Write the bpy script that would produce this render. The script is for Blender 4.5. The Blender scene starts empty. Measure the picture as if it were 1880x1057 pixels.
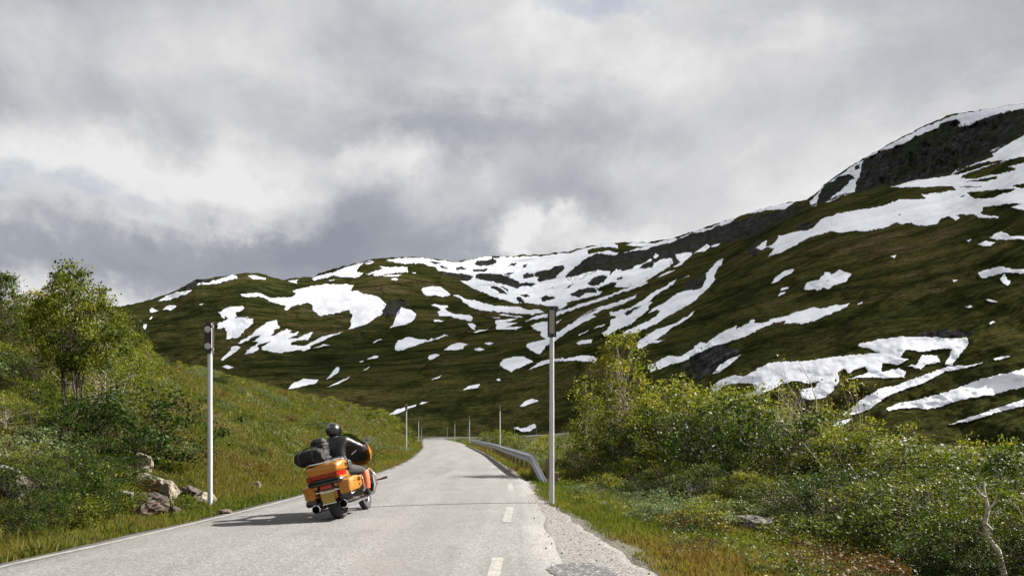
import bpy, bmesh, math, random
import numpy as np
from mathutils import Vector, Matrix, Euler

# ------------------------------------------------------------------ camera, world, sun
SC = bpy.context.scene
COL = SC.collection
R = math.radians
FPX = 1462.0          # focal length in photograph pixels (28 mm lens)
HX, HY = 940.0, 795.0  # principal column and eye-level row of the photograph
CAMZ = 1.35

cam = bpy.data.cameras.new('camera')
cam.sensor_width = 36.0
cam.lens = 28.0
cam.shift_y = (HY - 528.5) / 1880.0
cam.clip_start = 0.1
cam.clip_end = 12000
cam_o = bpy.data.objects.new('camera', cam)
cam_o.location = (0, 0, CAMZ)
cam_o.rotation_euler = (R(90), 0, 0)
COL.objects.link(cam_o)
SC.camera = cam_o

SUN_AZ = math.atan2(0.9, 0.43)   # clockwise from the view direction (+Y)
SUN_EL = R(40)
sun = bpy.data.lights.new('sun', 'SUN')
sun.energy = 5.0
sun.angle = R(0.5)
sun.color = (1.0, 0.95, 0.88)
sun_o = bpy.data.objects.new('sun', sun)
sd = Vector((math.sin(SUN_AZ) * math.cos(SUN_EL), math.cos(SUN_AZ) * math.cos(SUN_EL), math.sin(SUN_EL)))
sun_o.rotation_euler = sd.to_track_quat('Z', 'Y').to_euler()
sun_o.location = (60, 30, 80)
COL.objects.link(sun_o)

SC.view_settings.view_transform = 'Standard'
SC.view_settings.look = 'None'
SC.view_settings.exposure = 1.75
SC.view_settings.gamma = 1.0
SC.view_settings.use_curve_mapping = False
SC.cycles.max_bounces = 6
SC.cycles.diffuse_bounces = 2
SC.cycles.glossy_bounces = 2
SC.cycles.transmission_bounces = 4
SC.cycles.transparent_max_bounces = 6
SC.cycles.use_denoising = True


def nd(t, typ, ins=None, **props):
    n = t.nodes.new(typ)
    for k, v in props.items():
        setattr(n, k, v)
    for k, v in (ins or {}).items():
        s = n.inputs[k]
        if isinstance(v, bpy.types.NodeSocket):
            t.links.new(v, s)
        else:
            s.default_value = v
    return n


def mth(t, op, a, b=None, c=None, clamp=False):
    n = t.nodes.new('ShaderNodeMath')
    n.operation = op
    n.use_clamp = clamp
    for i, v in enumerate((a, b, c)):
        if v is None:
            continue
        if isinstance(v, bpy.types.NodeSocket):
            t.links.new(v, n.inputs[i])
        else:
            n.inputs[i].default_value = v
    return n.outputs[0]


def ramp(t, fac, stops, interp='LINEAR'):
    n = t.nodes.new('ShaderNodeValToRGB')
    n.color_ramp.interpolation = interp
    e = n.color_ramp.elements
    while len(e) < len(stops):
        e.new(0.5)
    for i, (p, c) in enumerate(stops):
        e[i].position = p
        e[i].color = (c[0], c[1], c[2], 1) if len(c) == 3 else c
    t.links.new(fac, n.inputs[0])
    return n.outputs[0]


def mixc(t, fac, a, b, mode='MIX'):
    n = t.nodes.new('ShaderNodeMix')
    n.data_type = 'RGBA'
    n.blend_type = mode
    for s, v in ((n.inputs[0], fac), (n.inputs[6], a), (n.inputs[7], b)):
        if isinstance(v, bpy.types.NodeSocket):
            t.links.new(v, s)
        else:
            s.default_value = v if not isinstance(v, tuple) or len(v) == 4 else (*v, 1)
    return n.outputs[2]


def noise(t, vec, scale, detail=4, rough=0.55, dist=0.0, out=0):
    n = nd(t, 'ShaderNodeTexNoise', {'Scale': scale, 'Detail': detail, 'Roughness': rough, 'Distortion': dist})
    if vec is not None:
        t.links.new(vec, n.inputs['Vector'])
    return n.outputs[out]


def build_world():
    w = bpy.data.worlds.new('World')
    SC.world = w
    w.use_nodes = True
    t = w.node_tree
    t.nodes.clear()
    tc = nd(t, 'ShaderNodeTexCoord').outputs['Generated']
    sep = nd(t, 'ShaderNodeSeparateXYZ', {0: tc})
    az = mth(t, 'ARCTAN2', sep.outputs[0], sep.outputs[1])
    el = mth(t, 'ARCSINE', sep.outputs[2])
    # a cloud deck seen in perspective: direction projected on a flat layer
    zc = mth(t, 'ADD', mth(t, 'MAXIMUM', sep.outputs[2], 0.0), 0.16)
    px = mth(t, 'DIVIDE', sep.outputs[0], zc)
    py = mth(t, 'DIVIDE', sep.outputs[1], zc)
    deck = nd(t, 'ShaderNodeCombineXYZ', {0: px, 1: py, 2: 0.0}).outputs[0]
    ae = nd(t, 'ShaderNodeCombineXYZ', {0: az, 1: el, 2: 0.0}).outputs[0]
    # ragged edges: warp the direction with fractal noise
    wn = nd(t, 'ShaderNodeTexNoise', {'Vector': tc, 'Scale': 5.0, 'Detail': 9.0, 'Roughness': 0.62})
    wv = nd(t, 'ShaderNodeVectorMath', {0: wn.outputs['Color'], 1: (0.5, 0.5, 0.5)}, operation='SUBTRACT').outputs[0]
    wv = nd(t, 'ShaderNodeVectorMath', {0: wv, 1: (0.42, 0.20, 0.0)}, operation='MULTIPLY').outputs[0]
    aw = nd(t, 'ShaderNodeVectorMath', {0: ae, 1: wv}, operation='ADD').outputs[0]

    def blob(x, y, sx, sy, src=aw):
        dx, dz = (x - HX) / FPX, (HY - y) / FPX
        a0, e0 = math.atan(dx), math.atan(dz / math.hypot(1, dx))
        m = nd(t, 'ShaderNodeVectorMath', {0: src, 1: (a0, e0, 0)}, operation='SUBTRACT').outputs[0]
        m = nd(t, 'ShaderNodeVectorMath', {0: m, 1: (FPX / sx, FPX / sy, 0)}, operation='MULTIPLY').outputs[0]
        l = nd(t, 'ShaderNodeVectorMath', {0: m}, operation='LENGTH').outputs['Value']
        mr = nd(t, 'ShaderNodeMapRange', {'Value': l, 'From Min': 0.22, 'From Max': 1.0, 'To Min': 1.0, 'To Max': 0.0},
                interpolation_type='SMOOTHSTEP')
        return mr.outputs[0]
    L = mth(t, 'MULTIPLY_ADD', noise(t, deck, 0.9, 6, 0.55), 0.40, 0.41)
    L = mth(t, 'ADD', L, mth(t, 'MULTIPLY_ADD', noise(t, tc, 7.5, 9, 0.62), 0.46, -0.23))
    sm = nd(t, 'ShaderNodeMapping', {'Vector': tc, 'Scale': (1.0, 1.0, 2.1), 'Location': (0.35, 0.0, 0.12)}).outputs[0]
    bil = ramp(t, noise(t, sm, 3.6, 10, 0.6, 0.5), [(0.40, (0, 0, 0)), (0.62, (1, 1, 1))], 'EASE')
    L = mth(t, 'ADD', L, mth(t, 'MULTIPLY_ADD', bil, 0.20, -0.075))
    BL = [  # x, y, radius x, radius y, brightness of cloud masses seen in the photograph
        (60, 60, 330, 210, -0.14), (330, 160, 330, 140, 0.22), (60, 330, 260, 130, 0.14), (560, 235, 600, 60, -0.20),
        (800, 190, 420, 150, -0.07), (250, 345, 380, 95, 0.22), (720, 312, 130, 50, 0.30), (880, 340, 260, 70, 0.06),
        (555, 415, 130, 40, 0.24), (400, 490, 560, 100, -0.34), (150, 440, 420, 80, -0.16), (60, 525, 300, 48, 0.44),
        (650, 440, 330, 90, -0.10), (760, 440, 190, 60, -0.12), (945, 428, 90, 36, 0.20), (1060, 440, 230, 34, 0.22),
        (1090, 80, 420, 150, 0.24), (1060, 330, 380, 130, -0.12), (1340, 320, 330, 190, 0.26), (1740, 60, 560, 200, -0.12),
        (1400, 200, 500, 90, -0.10), (1750, 250, 420, 150, 0.10), (950, 250, 300, 110, -0.08), (640, 40, 420, 110, -0.06), (430, 375, 110, 50, 0.16), (1640, 400, 300, 110, 0.08), (1480, 110, 260, 60, 0.10), (830, 255, 260, 130, 0.13), (1010, 385, 150, 60, -0.14), (180, 470, 420, 60, -0.10), (950, 440, 70, 26, 0.16)]
    for x, y, sx, sy, a in BL:
        L = mth(t, 'MULTIPLY_ADD', blob(x, y, sx * 1.3, sy * 1.3), a * 1.08, L)
    ccol = ramp(t, L, [(0.0, (0.185, 0.200, 0.230)), (0.28, (0.240, 0.253, 0.284)), (0.50, (0.330, 0.337, 0.358)),
                       (0.75, (0.430, 0.431, 0.437)), (1.0, (0.530, 0.529, 0.527))])
    sky = nd(t, 'ShaderNodeTexSky', sky_type='NISHITA', sun_disc=False, sun_elevation=SUN_EL, sun_rotation=SUN_AZ)
    skyc = nd(t, 'ShaderNodeVectorMath', {0: sky.outputs[0], 1: (0.07, 0.07, 0.07)}, operation='MULTIPLY').outputs[0]
    gap = mth(t, 'MAXIMUM', blob(60, 335, 150, 36), blob(1160, -10, 150, 40))
    gap = mth(t, 'MULTIPLY', gap, 0.35)
    col = mixc(t, gap, ccol, skyc)
    bg = nd(t, 'ShaderNodeBackground', {'Color': col, 'Strength': 0.47})
    out = nd(t, 'ShaderNodeOutputWorld', {'Surface': bg.outputs[0]})


build_world()

# ------------------------------------------------------------------ helpers
RNG = np.random.default_rng(7)


def vnoise(x, y, seed=0):
    x = np.asarray(x, float); y = np.asarray(y, float)
    xi = np.floor(x).astype(np.int64); yi = np.floor(y).astype(np.int64)
    xf = x - xi; yf = y - yi
    xf = xf * xf * (3 - 2 * xf); yf = yf * yf * (3 - 2 * yf)

    def h(a, b):
        n = (a * 374761393 + b * 668265263 + seed * 1442695041) & 0xFFFFFFFF
        n = ((n ^ (n >> 13)) * 1274126177) & 0xFFFFFFFF
        return ((n ^ (n >> 16)) & 0xFFFF) / 65535.0
    a = h(xi, yi) * (1 - xf) + h(xi + 1, yi) * xf
    b = h(xi, yi + 1) * (1 - xf) + h(xi + 1, yi + 1) * xf
    return (a * (1 - yf) + b * yf) * 2 - 1


def fbm(x, y, seed=0, oct=4, gain=0.5):
    s, a, f = 0.0, 1.0, 1.0
    for i in range(oct):
        s = s + a * vnoise(np.asarray(x) * f, np.asarray(y) * f, seed + i * 17)
        a *= gain; f *= 2.03
    return s


def sstep(a, b, x):
    t = np.clip((np.asarray(x, float) - a) / (b - a), 0, 1)
    return t * t * (3 - 2 * t)


def mesh_np(name, V, F, mats=(), smooth=False, attrs=None, mi=None):
    me = bpy.data.meshes.new(name)
    V = np.asarray(V, np.float32)
    if isinstance(F, np.ndarray):
        nf, k = F.shape
        me.vertices.add(len(V)); me.vertices.foreach_set('co', V.ravel())
        me.loops.add(nf * k); me.loops.foreach_set('vertex_index', F.astype(np.int32).ravel())
        me.polygons.add(nf)
        me.polygons.foreach_set('loop_start', np.arange(0, nf * k, k, dtype=np.int32))
        me.polygons.foreach_set('loop_total', np.full(nf, k, np.int32))
        me.update(calc_edges=True)
    else:
        me.from_pydata([tuple(map(float, v)) for v in V], [], [tuple(map(int, f)) for f in F])
        me.update()
    for m in mats:
        me.materials.append(m)
    for k, a in (attrs or {}).items():
        at = me.attributes.new(k, 'FLOAT', 'POINT')
        at.data.foreach_set('value', np.asarray(a, np.float32))
    if smooth:
        me.polygons.foreach_set('use_smooth', np.ones(len(me.polygons), bool))
    if mi is not None:
        me.polygons.foreach_set('material_index', np.asarray(mi, np.int32))
    me.validate()
    return me


def obj(name, me, parent=None, loc=None):
    o = bpy.data.objects.new(name, me)
    COL.objects.link(o)
    if parent is not None:
        o.parent = parent
    if loc is not None:
        o.location = loc
    return o


def tag(o, label=None, cat=None, group=None, kind=None):
    if label: o['label'] = label
    if cat: o['category'] = cat
    if group: o['group'] = group
    if kind: o['kind'] = kind
    return o


def empty(name, loc=(0, 0, 0), rz=0.0):
    o = bpy.data.objects.new(name, None)
    o.empty_display_size = 0.2
    o.location = loc
    o.rotation_euler = (0, 0, rz)
    COL.objects.link(o)
    return o


class MB:
    """collects shapes into one mesh"""
    def __init__(self):
        self.V = []; self.F = []

    def add(self, V, F):
        n = len(self.V)
        self.V += [tuple(v) for v in V]
        self.F += [tuple(i + n for i in f) for f in F]
        return self

    def box(self, x0, x1, y0, y1, z0, z1, bev=0.0):
        bm = bmesh.new()
        bmesh.ops.create_cube(bm, size=1.0)
        for v in bm.verts:
            v.co = Vector(((x0 + x1) / 2 + v.co.x * (x1 - x0), (y0 + y1) / 2 + v.co.y * (y1 - y0), (z0 + z1) / 2 + v.co.z * (z1 - z0)))
        if bev:
            bmesh.ops.bevel(bm, geom=bm.edges[:], offset=bev, segments=3, affect='EDGES', profile=0.6)
        return self.bm(bm)

    def bm(self, bm):
        bm.verts.index_update()
        self.add([v.co[:] for v in bm.verts], [[v.index for v in f.verts] for f in bm.faces])
        bm.free()
        return self

    def tube(self, pts, rad, n=8, caps=True):
        pts = [Vector(p) for p in pts]
        if not hasattr(rad, '__len__'):
            rad = [rad] * len(pts)
        V, F = [], []
        up = None
        for i, p in enumerate(pts):
            d = (pts[min(i + 1, len(pts) - 1)] - pts[max(i - 1, 0)]).normalized()
            if up is None:
                up = d.orthogonal().normalized()
            u = (up - d * up.dot(d))
            u = u.normalized() if u.length > 1e-6 else d.orthogonal().normalized()
            up = u
            v = d.cross(u)
            for k in range(n):
                a = 2 * math.pi * k / n
                V.append(p + (u * math.cos(a) + v * math.sin(a)) * rad[i])
        for i in range(len(pts) - 1):
            for k in range(n):
                F.append((i * n + k, i * n + (k + 1) % n, (i + 1) * n + (k + 1) % n, (i + 1) * n + k))
        if caps:
            F.append(tuple(range(n - 1, -1, -1)))
            F.append(tuple((len(pts) - 1) * n + k for k in range(n)))
        return self.add(V, F)

    def lathe(self, prof, c, axis='X', n=24):
        """profile of (radius, offset along axis), closed ring list"""
        V, F = [], []
        for r, a in prof:
            for k in range(n):
                t = 2 * math.pi * k / n
                p = (a, r * math.cos(t), r * math.sin(t))
                if axis == 'Y': p = (p[1], p[0], p[2])
                if axis == 'Z': p = (p[1], p[2], p[0])
                V.append((c[0] + p[0], c[1] + p[1], c[2] + p[2]))
        m = len(prof)
        for i in range(m - 1):
            for k in range(n):
                F.append((i * n + k, i * n + (k + 1) % n, (i + 1) * n + (k + 1) % n, (i + 1) * n + k))
        return self.add(V, F)

    def loft(self, rings, caps=True):
        n = len(rings[0]); V = []; F = []
        for r in rings: V += [tuple(p) for p in r]
        for i in range(len(rings) - 1):
            for k in range(n):
                F.append((i * n + k, i * n + (k + 1) % n, (i + 1) * n + (k + 1) % n, (i + 1) * n + k))
        if caps:
            F.append(tuple(range(n - 1, -1, -1))); F.append(tuple((len(rings) - 1) * n + k for k in range(n)))
        return self.add(V, F)

    def build(self, name, m, parent=None, smooth=False, sub=0, bevel=0.0):
        me = bpy.data.meshes.new(name)
        me.from_pydata(self.V, [], self.F)
        bm = bmesh.new(); bm.from_mesh(me)
        bmesh.ops.recalc_face_normals(bm, faces=bm.faces[:])
        bm.to_mesh(me); bm.free()
        me.materials.append(m)
        if smooth:
            me.polygons.foreach_set('use_smooth', np.ones(len(me.polygons), bool))
            me.set_sharp_from_angle(angle=R(42))
        o = obj(name, me, parent)
        if bevel:
            b = o.modifiers.new('bevel', 'BEVEL'); b.width = bevel; b.segments = 2; b.limit_method = 'ANGLE'; b.angle_limit = R(40)
        if sub:
            s = o.modifiers.new('subdivision', 'SUBSURF'); s.levels = sub; s.render_levels = sub
        return o


# ------------------------------------------------------------------ materials
def new_mat(name):
    m = bpy.data.materials.new(name)
    m.use_nodes = True
    t = m.node_tree
    b = t.nodes['Principled BSDF']
    return m, t, b


def plain(name, c, rough=0.5, metal=0.0, var=0.12, scale=25.0, bump=0.0, coat=0.0, spec=0.5):
    m, t, b = new_mat(name)
    tc = nd(t, 'ShaderNodeTexCoord').outputs['Object']
    n = noise(t, tc, scale, 5)
    f = mth(t, 'MULTIPLY_ADD', n, 2 * var, 1 - var)
    col = nd(t, 'ShaderNodeVectorMath', {0: (*c,), 1: (1, 1, 1)}, operation='MULTIPLY')
    t.links.new(f, nd(t, 'ShaderNodeCombineXYZ').inputs[0])
    cx = nd(t, 'ShaderNodeCombineXYZ', {0: f, 1: f, 2: f}).outputs[0]
    t.links.new(cx, col.inputs[1])
    t.links.new(col.outputs[0], b.inputs['Base Color'])
    rr = mth(t, 'MULTIPLY_ADD', n, 0.25, rough - 0.12, clamp=True)
    t.links.new(rr, b.inputs['Roughness'])
    b.inputs['Metallic'].default_value = metal
    b.inputs['Coat Weight'].default_value = coat
    b.inputs['Coat Roughness'].default_value = 0.06
    b.inputs['Specular IOR Level'].default_value = spec
    if bump:
        bp = nd(t, 'ShaderNodeBump', {'Strength': 0.6, 'Distance': bump, 'Height': n})
        t.links.new(bp.outputs[0], b.inputs['Normal'])
    return m


def leaf_mat(name, stops, trans=0.36, rough=0.5, spec=0.10):
    """leaf colour from the per-leaf 'tint' attribute and the plant's own random value"""
    m, t, b = new_mat(name)
    at = nd(t, 'ShaderNodeAttribute', attribute_name='tint').outputs['Fac']
    oi = nd(t, 'ShaderNodeObjectInfo').outputs['Random']
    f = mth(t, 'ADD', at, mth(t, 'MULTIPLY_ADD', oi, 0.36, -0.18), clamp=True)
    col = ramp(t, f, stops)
    t.links.new(col, b.inputs['Base Color'])
    b.inputs['Roughness'].default_value = rough
    b.inputs['Specular IOR Level'].default_value = spec
    tr = nd(t, 'ShaderNodeBsdfTranslucent')
    bright = mixc(t, 1.0, col, (1.15, 1.2, 0.7), 'MULTIPLY')
    t.links.new(bright, tr.inputs['Color'])
    mx = nd(t, 'ShaderNodeMixShader', {0: trans, 1: b.outputs[0], 2: tr.outputs[0]})
    t.links.new(mx.outputs[0], t.nodes['Material Output'].inputs[0])
    return m


M = {}
M['steel'] = plain('galvanised_steel', (0.48, 0.49, 0.50), 0.42, 0.25, 0.10, 9)
M['rail'] = plain('rail_steel', (0.30, 0.32, 0.35), 0.5, 0.3, 0.15, 4)
M['black'] = plain('black_plate', (0.006, 0.006, 0.007), 0.45)
M['lens'] = plain('grey_reflector', (0.40, 0.40, 0.42), 0.3, 0.0, 0.06, 80)
M['beige'] = plain('beige_reflector', (0.2480, 0.2232, 0.1922), 0.35, 0.0, 0.08, 60)
M['bracket'] = plain('weathered_bracket', (0.17, 0.165, 0.13), 0.5, 0.2)
M['wood'] = plain('grey_brown_timber', (0.1860, 0.1302, 0.0744), 0.85, 0, 0.35, 14, 0.004)
M['orange'] = plain('orange_paint', (0.36, 0.135, 0.009), 0.36, 0.25, 0.08, 12, coat=0.5)
M['gloss_black'] = plain('gloss_black_paint', (0.004, 0.004, 0.005), 0.2, 0.0, 0.1, 10, coat=0.6)
M['rubber'] = plain('tyre_rubber', (0.018, 0.018, 0.019), 0.8, 0, 0.25, 30)
M['chrome'] = plain('chrome', (0.72, 0.72, 0.74), 0.14, 1.0, 0.05, 20)
M['dark_metal'] = plain('dark_engine_metal', (0.09, 0.09, 0.095), 0.42, 0.8, 0.2, 30)
M['red'] = plain('red_lamp', (0.3100, 0.0037, 0.0037), 0.18, 0, 0.15, 60, coat=0.5)
M['amber'] = plain('amber_lamp', (0.3410, 0.0992, 0.0124), 0.2, 0, 0.1, 40, coat=0.5)
M['vinyl'] = plain('black_vinyl', (0.013, 0.013, 0.014), 0.5, 0, 0.25, 40, 0.002)
M['leather'] = plain('black_leather', (0.005, 0.005, 0.0055), 0.46, 0, 0.35, 18, 0.008, spec=0.4)
M['denim'] = plain('charcoal_trousers', (0.016, 0.016, 0.018), 0.85, 0, 0.3, 40, 0.003)
M['hivis'] = plain('orange_leg_cover', (0.4960, 0.0775, 0.0124), 0.6, 0, 0.15, 25, 0.004)
M['boot'] = plain('black_boot', (0.012, 0.011, 0.011), 0.45, 0, 0.2, 30)
M['bag'] = plain('black_bag_fabric', (0.005, 0.005, 0.006), 0.6, 0, 0.35, 22, 0.008, spec=0.3)
M['plate'] = plain('yellowish_plate', (0.3224, 0.2232, 0.0434), 0.35, 0.2, 0.06, 20)
M['skin'] = plain('skin', (0.45, 0.27, 0.2), 0.55)


def glass_mat():
    m, t, b = new_mat('smoked_windshield')
    b.inputs['Base Color'].default_value = (0.02, 0.025, 0.02, 1)
    b.inputs['Roughness'].default_value = 0.06
    tr = nd(t, 'ShaderNodeBsdfTransparent', {'Color': (0.62, 0.66, 0.58, 1)})
    mx = nd(t, 'ShaderNodeMixShader', {0: 0.72, 1: b.outputs[0], 2: tr.outputs[0]})
    t.links.new(mx.outputs[0], t.nodes['Material Output'].inputs[0])
    return m


M['glass'] = glass_mat()


def bark_mat(name, c0, c1, scale=9):
    m, t, b = new_mat(name)
    tc = nd(t, 'ShaderNodeTexCoord').outputs['Object']
    n = noise(t, tc, scale, 6, 0.65)
    n2 = noise(t, tc, scale * 6, 3)
    f = mth(t, 'MULTIPLY_ADD', n2, 0.4, mth(t, 'MULTIPLY', n, 0.7))
    t.links.new(ramp(t, f, [(0.38, c0), (0.62, c1)]), b.inputs['Base Color'])
    b.inputs['Roughness'].default_value = 0.85
    bp = nd(t, 'ShaderNodeBump', {'Strength': 0.7, 'Distance': 0.01, 'Height': f})
    t.links.new(bp.outputs[0], b.inputs['Normal'])
    return m


M['bark_dark'] = bark_mat('dark_birch_bark', (0.0217, 0.0155, 0.0124), (0.0806, 0.0589, 0.0434))
M['bark_pale'] = bark_mat('pale_birch_bark', (0.0930, 0.0698, 0.0512), (0.4464, 0.3813, 0.3069))
M['bark_dead'] = bark_mat('bleached_dead_wood', (0.0930, 0.0698, 0.0558), (0.4650, 0.3999, 0.3348))
M['leaf'] = leaf_mat('birch_leaf', [(0.0, (0.0171, 0.0293, 0.0049)), (0.35, (0.0512, 0.0708, 0.0073)), (0.7, (0.1196, 0.1318, 0.0134)), (1.0, (0.2257, 0.1891, 0.0244))])
M['leaf_yel'] = leaf_mat('yellow_green_birch_leaf', [(0.0, (0.0268, 0.0415, 0.0061)), (0.35, (0.0756, 0.0952, 0.0098)), (0.7, (0.1525, 0.1586, 0.0159)), (1.0, (0.2501, 0.2074, 0.0293))])  # yellower leaf colour that some of the plants have
M['leaf_dark'] = leaf_mat('dark_shrub_leaf', [(0.0, (0.008, 0.018, 0.004)), (0.5, (0.027, 0.046, 0.007)), (1.0, (0.082, 0.096, 0.016))])
M['willow'] = leaf_mat('willow_leaf', [(0.0, (0.0403, 0.0644, 0.0242)), (0.5, (0.0926, 0.1208, 0.0499)), (1.0, (0.1691, 0.1932, 0.0966))], 0.3, 0.5)
M['russet'] = leaf_mat('russet_leaf', [(0.0, (0.0363, 0.0211, 0.0079)), (0.5, (0.0858, 0.0396, 0.0119)), (1.0, (0.1122, 0.0858, 0.0198))], 0.3, 0.5)
M['grass'] = leaf_mat('grass_blade', [(0.0, (0.0297, 0.0528, 0.0066)), (0.35, (0.0693, 0.0858, 0.0106)), (0.62, (0.1122, 0.1023, 0.0224)), (0.85, (0.1221, 0.0825, 0.0277)), (1.0, (0.0858, 0.0449, 0.0198))], 0.4, 0.6, 0.2)

# ------------------------------------------------------------------ the lie of the land
RY = np.array([-40, 0, 8.2, 9.9, 14.4, 17.9, 27.9, 33.1, 44.9, 58, 73, 116, 164, 215, 232, 300])
RL = np.array([-6.2, -5.6, -5.3, -5.05, -4.72, -4.62, -4.58, -4.75, -5.6, -6.8, -8.2, -13.2, -18.4, -24.0, -25.5, -31])
RYr = np.array([-40, 0, 8, 12, 15.9, 22.7, 28, 49, 79, 110, 145, 215, 232, 300])
RR = np.array([1.0, 0.6, 0.5, 0.48, 0.44, 0.37, -0.06, -1.5, -4.2, -7.2, -11.6, -19.0, -20.5, -26])
GY = np.array([-40, 0, 7.5, 8.6, 10.4, 13, 15.9, 18, 22, 60, 300])   # outer edge of the gravel on the right
GE = np.array([2.2, 2.0, 1.40, 1.36, 1.20, 0.95, 0.62, 0.22, 0.12, 0.12, 0.12])


def smooth_interp(y, xs, ys):
    y = np.asarray(y, float)
    s = 0
    for d, w in ((-0.16, 0.25), (0, 0.5), (0.16, 0.25)):
        s = s + w * np.interp(y + d * np.maximum(np.abs(y) * 0.6, 1.5), xs, ys)
    return s


def XL(y): return smooth_interp(y, RY, RL)
def XR(y): return smooth_interp(y, RYr, RR)
def GR(y): return np.where(np.asarray(y) < 18, np.maximum(np.interp(y, GY, GE), XR(y) + 0.12), XR(y) + 0.12)


FAR = np.array([(-21.8, 205, 0.0), (-21.0, 222, 0.0), (-17.5, 236, 0.05), (-9, 246, 0.15), (2, 256, 0.35), (13, 272, 0.9), (26, 298, 1.6), (48, 340, 2.8), (80, 380, 4)], float)


def far_dist(X, Y):
    best = np.full(np.shape(X), 1e9); zz = np.zeros(np.shape(X))
    for a, b in zip(FAR[:-1], FAR[1:]):
        d = b[:2] - a[:2]
        t = np.clip(((X - a[0]) * d[0] + (Y - a[1]) * d[1]) / (d @ d), 0, 1)
        q = np.hypot(X - a[0] - t * d[0], Y - a[1] - t * d[1])
        m = q < best
        best = np.where(m, q, best); zz = np.where(m, a[2] + t * (b[2] - a[2]), zz)
    return best, zz


LS = [(-99, 0), (0, 0), (0.3, -.05), (1.0, -.24), (1.5, -.2), (2.4, 0.25), (3.6, .75), (5.4, 1.65), (8, 3.0), (11, 4.35), (15, 5.35), (25, 6.6), (45, 8.0), (90, 9.5), (300, 9)]
RS = [(-99, 0), (0, 0), (0.4, -.06), (1.0, -.16), (2, -.26), (4, -.5), (8, -1.1), (15, -2.0), (30, -3.0), (60, -3.4), (400, -3.6)]


def ground_z(X, Y):
    X = np.asarray(X, float); Y = np.asarray(Y, float)
    sl = XL(Y) - X
    sr = X - GR(Y)
    lf = np.interp(np.maximum(sl, 0), *zip(*LS))
    fade = 1 - sstep(215, 275, Y - np.clip(-X - 30, 0, 80) * 0.6)
    lf = np.where(lf > 0, lf * fade, lf)
    rt = np.interp(np.maximum(sr, 0), *zip(*RS))
    rt = rt * (1 - 0.75 * sstep(70, 150, Y))
    z = np.where(sl > 0, lf, np.where(sr > 0, rt, -0.05))
    off = sstep(0.5, 3.0, np.maximum(sl, sr))
    z = z + off * (0.16 * fbm(X / 2.3, Y / 2.3, 3, 3) + 0.30 * fbm(X / 7.0, Y / 7.0, 5, 2)) * (0.4 + 0.6 * sstep(1.5, 7, np.maximum(sl, sr)))
    d, fz = far_dist(X, Y)
    w = (1 - sstep(4, 16, d)) * sstep(200, 225, Y)
    return z * (1 - w) + (fz - 0.1) * w


def pix(x, y, Y):
    return np.array([(x - HX) / FPX * Y, Y, CAMZ + (HY - y) / FPX * Y])


def hit(px, py, ymin=5.0, ymax=330.0):
    """first ground point met by the sight line through a photograph pixel"""
    ys = np.geomspace(ymin, ymax, 1600)
    X = (px - HX) / FPX * ys
    z = CAMZ + (HY - py) / FPX * ys
    g = ground_z(X, ys)
    b = np.nonzero(z < g)[0]
    i = b[0] if len(b) else len(ys) - 1
    return np.array([X[i], ys[i], g[i]])


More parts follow.
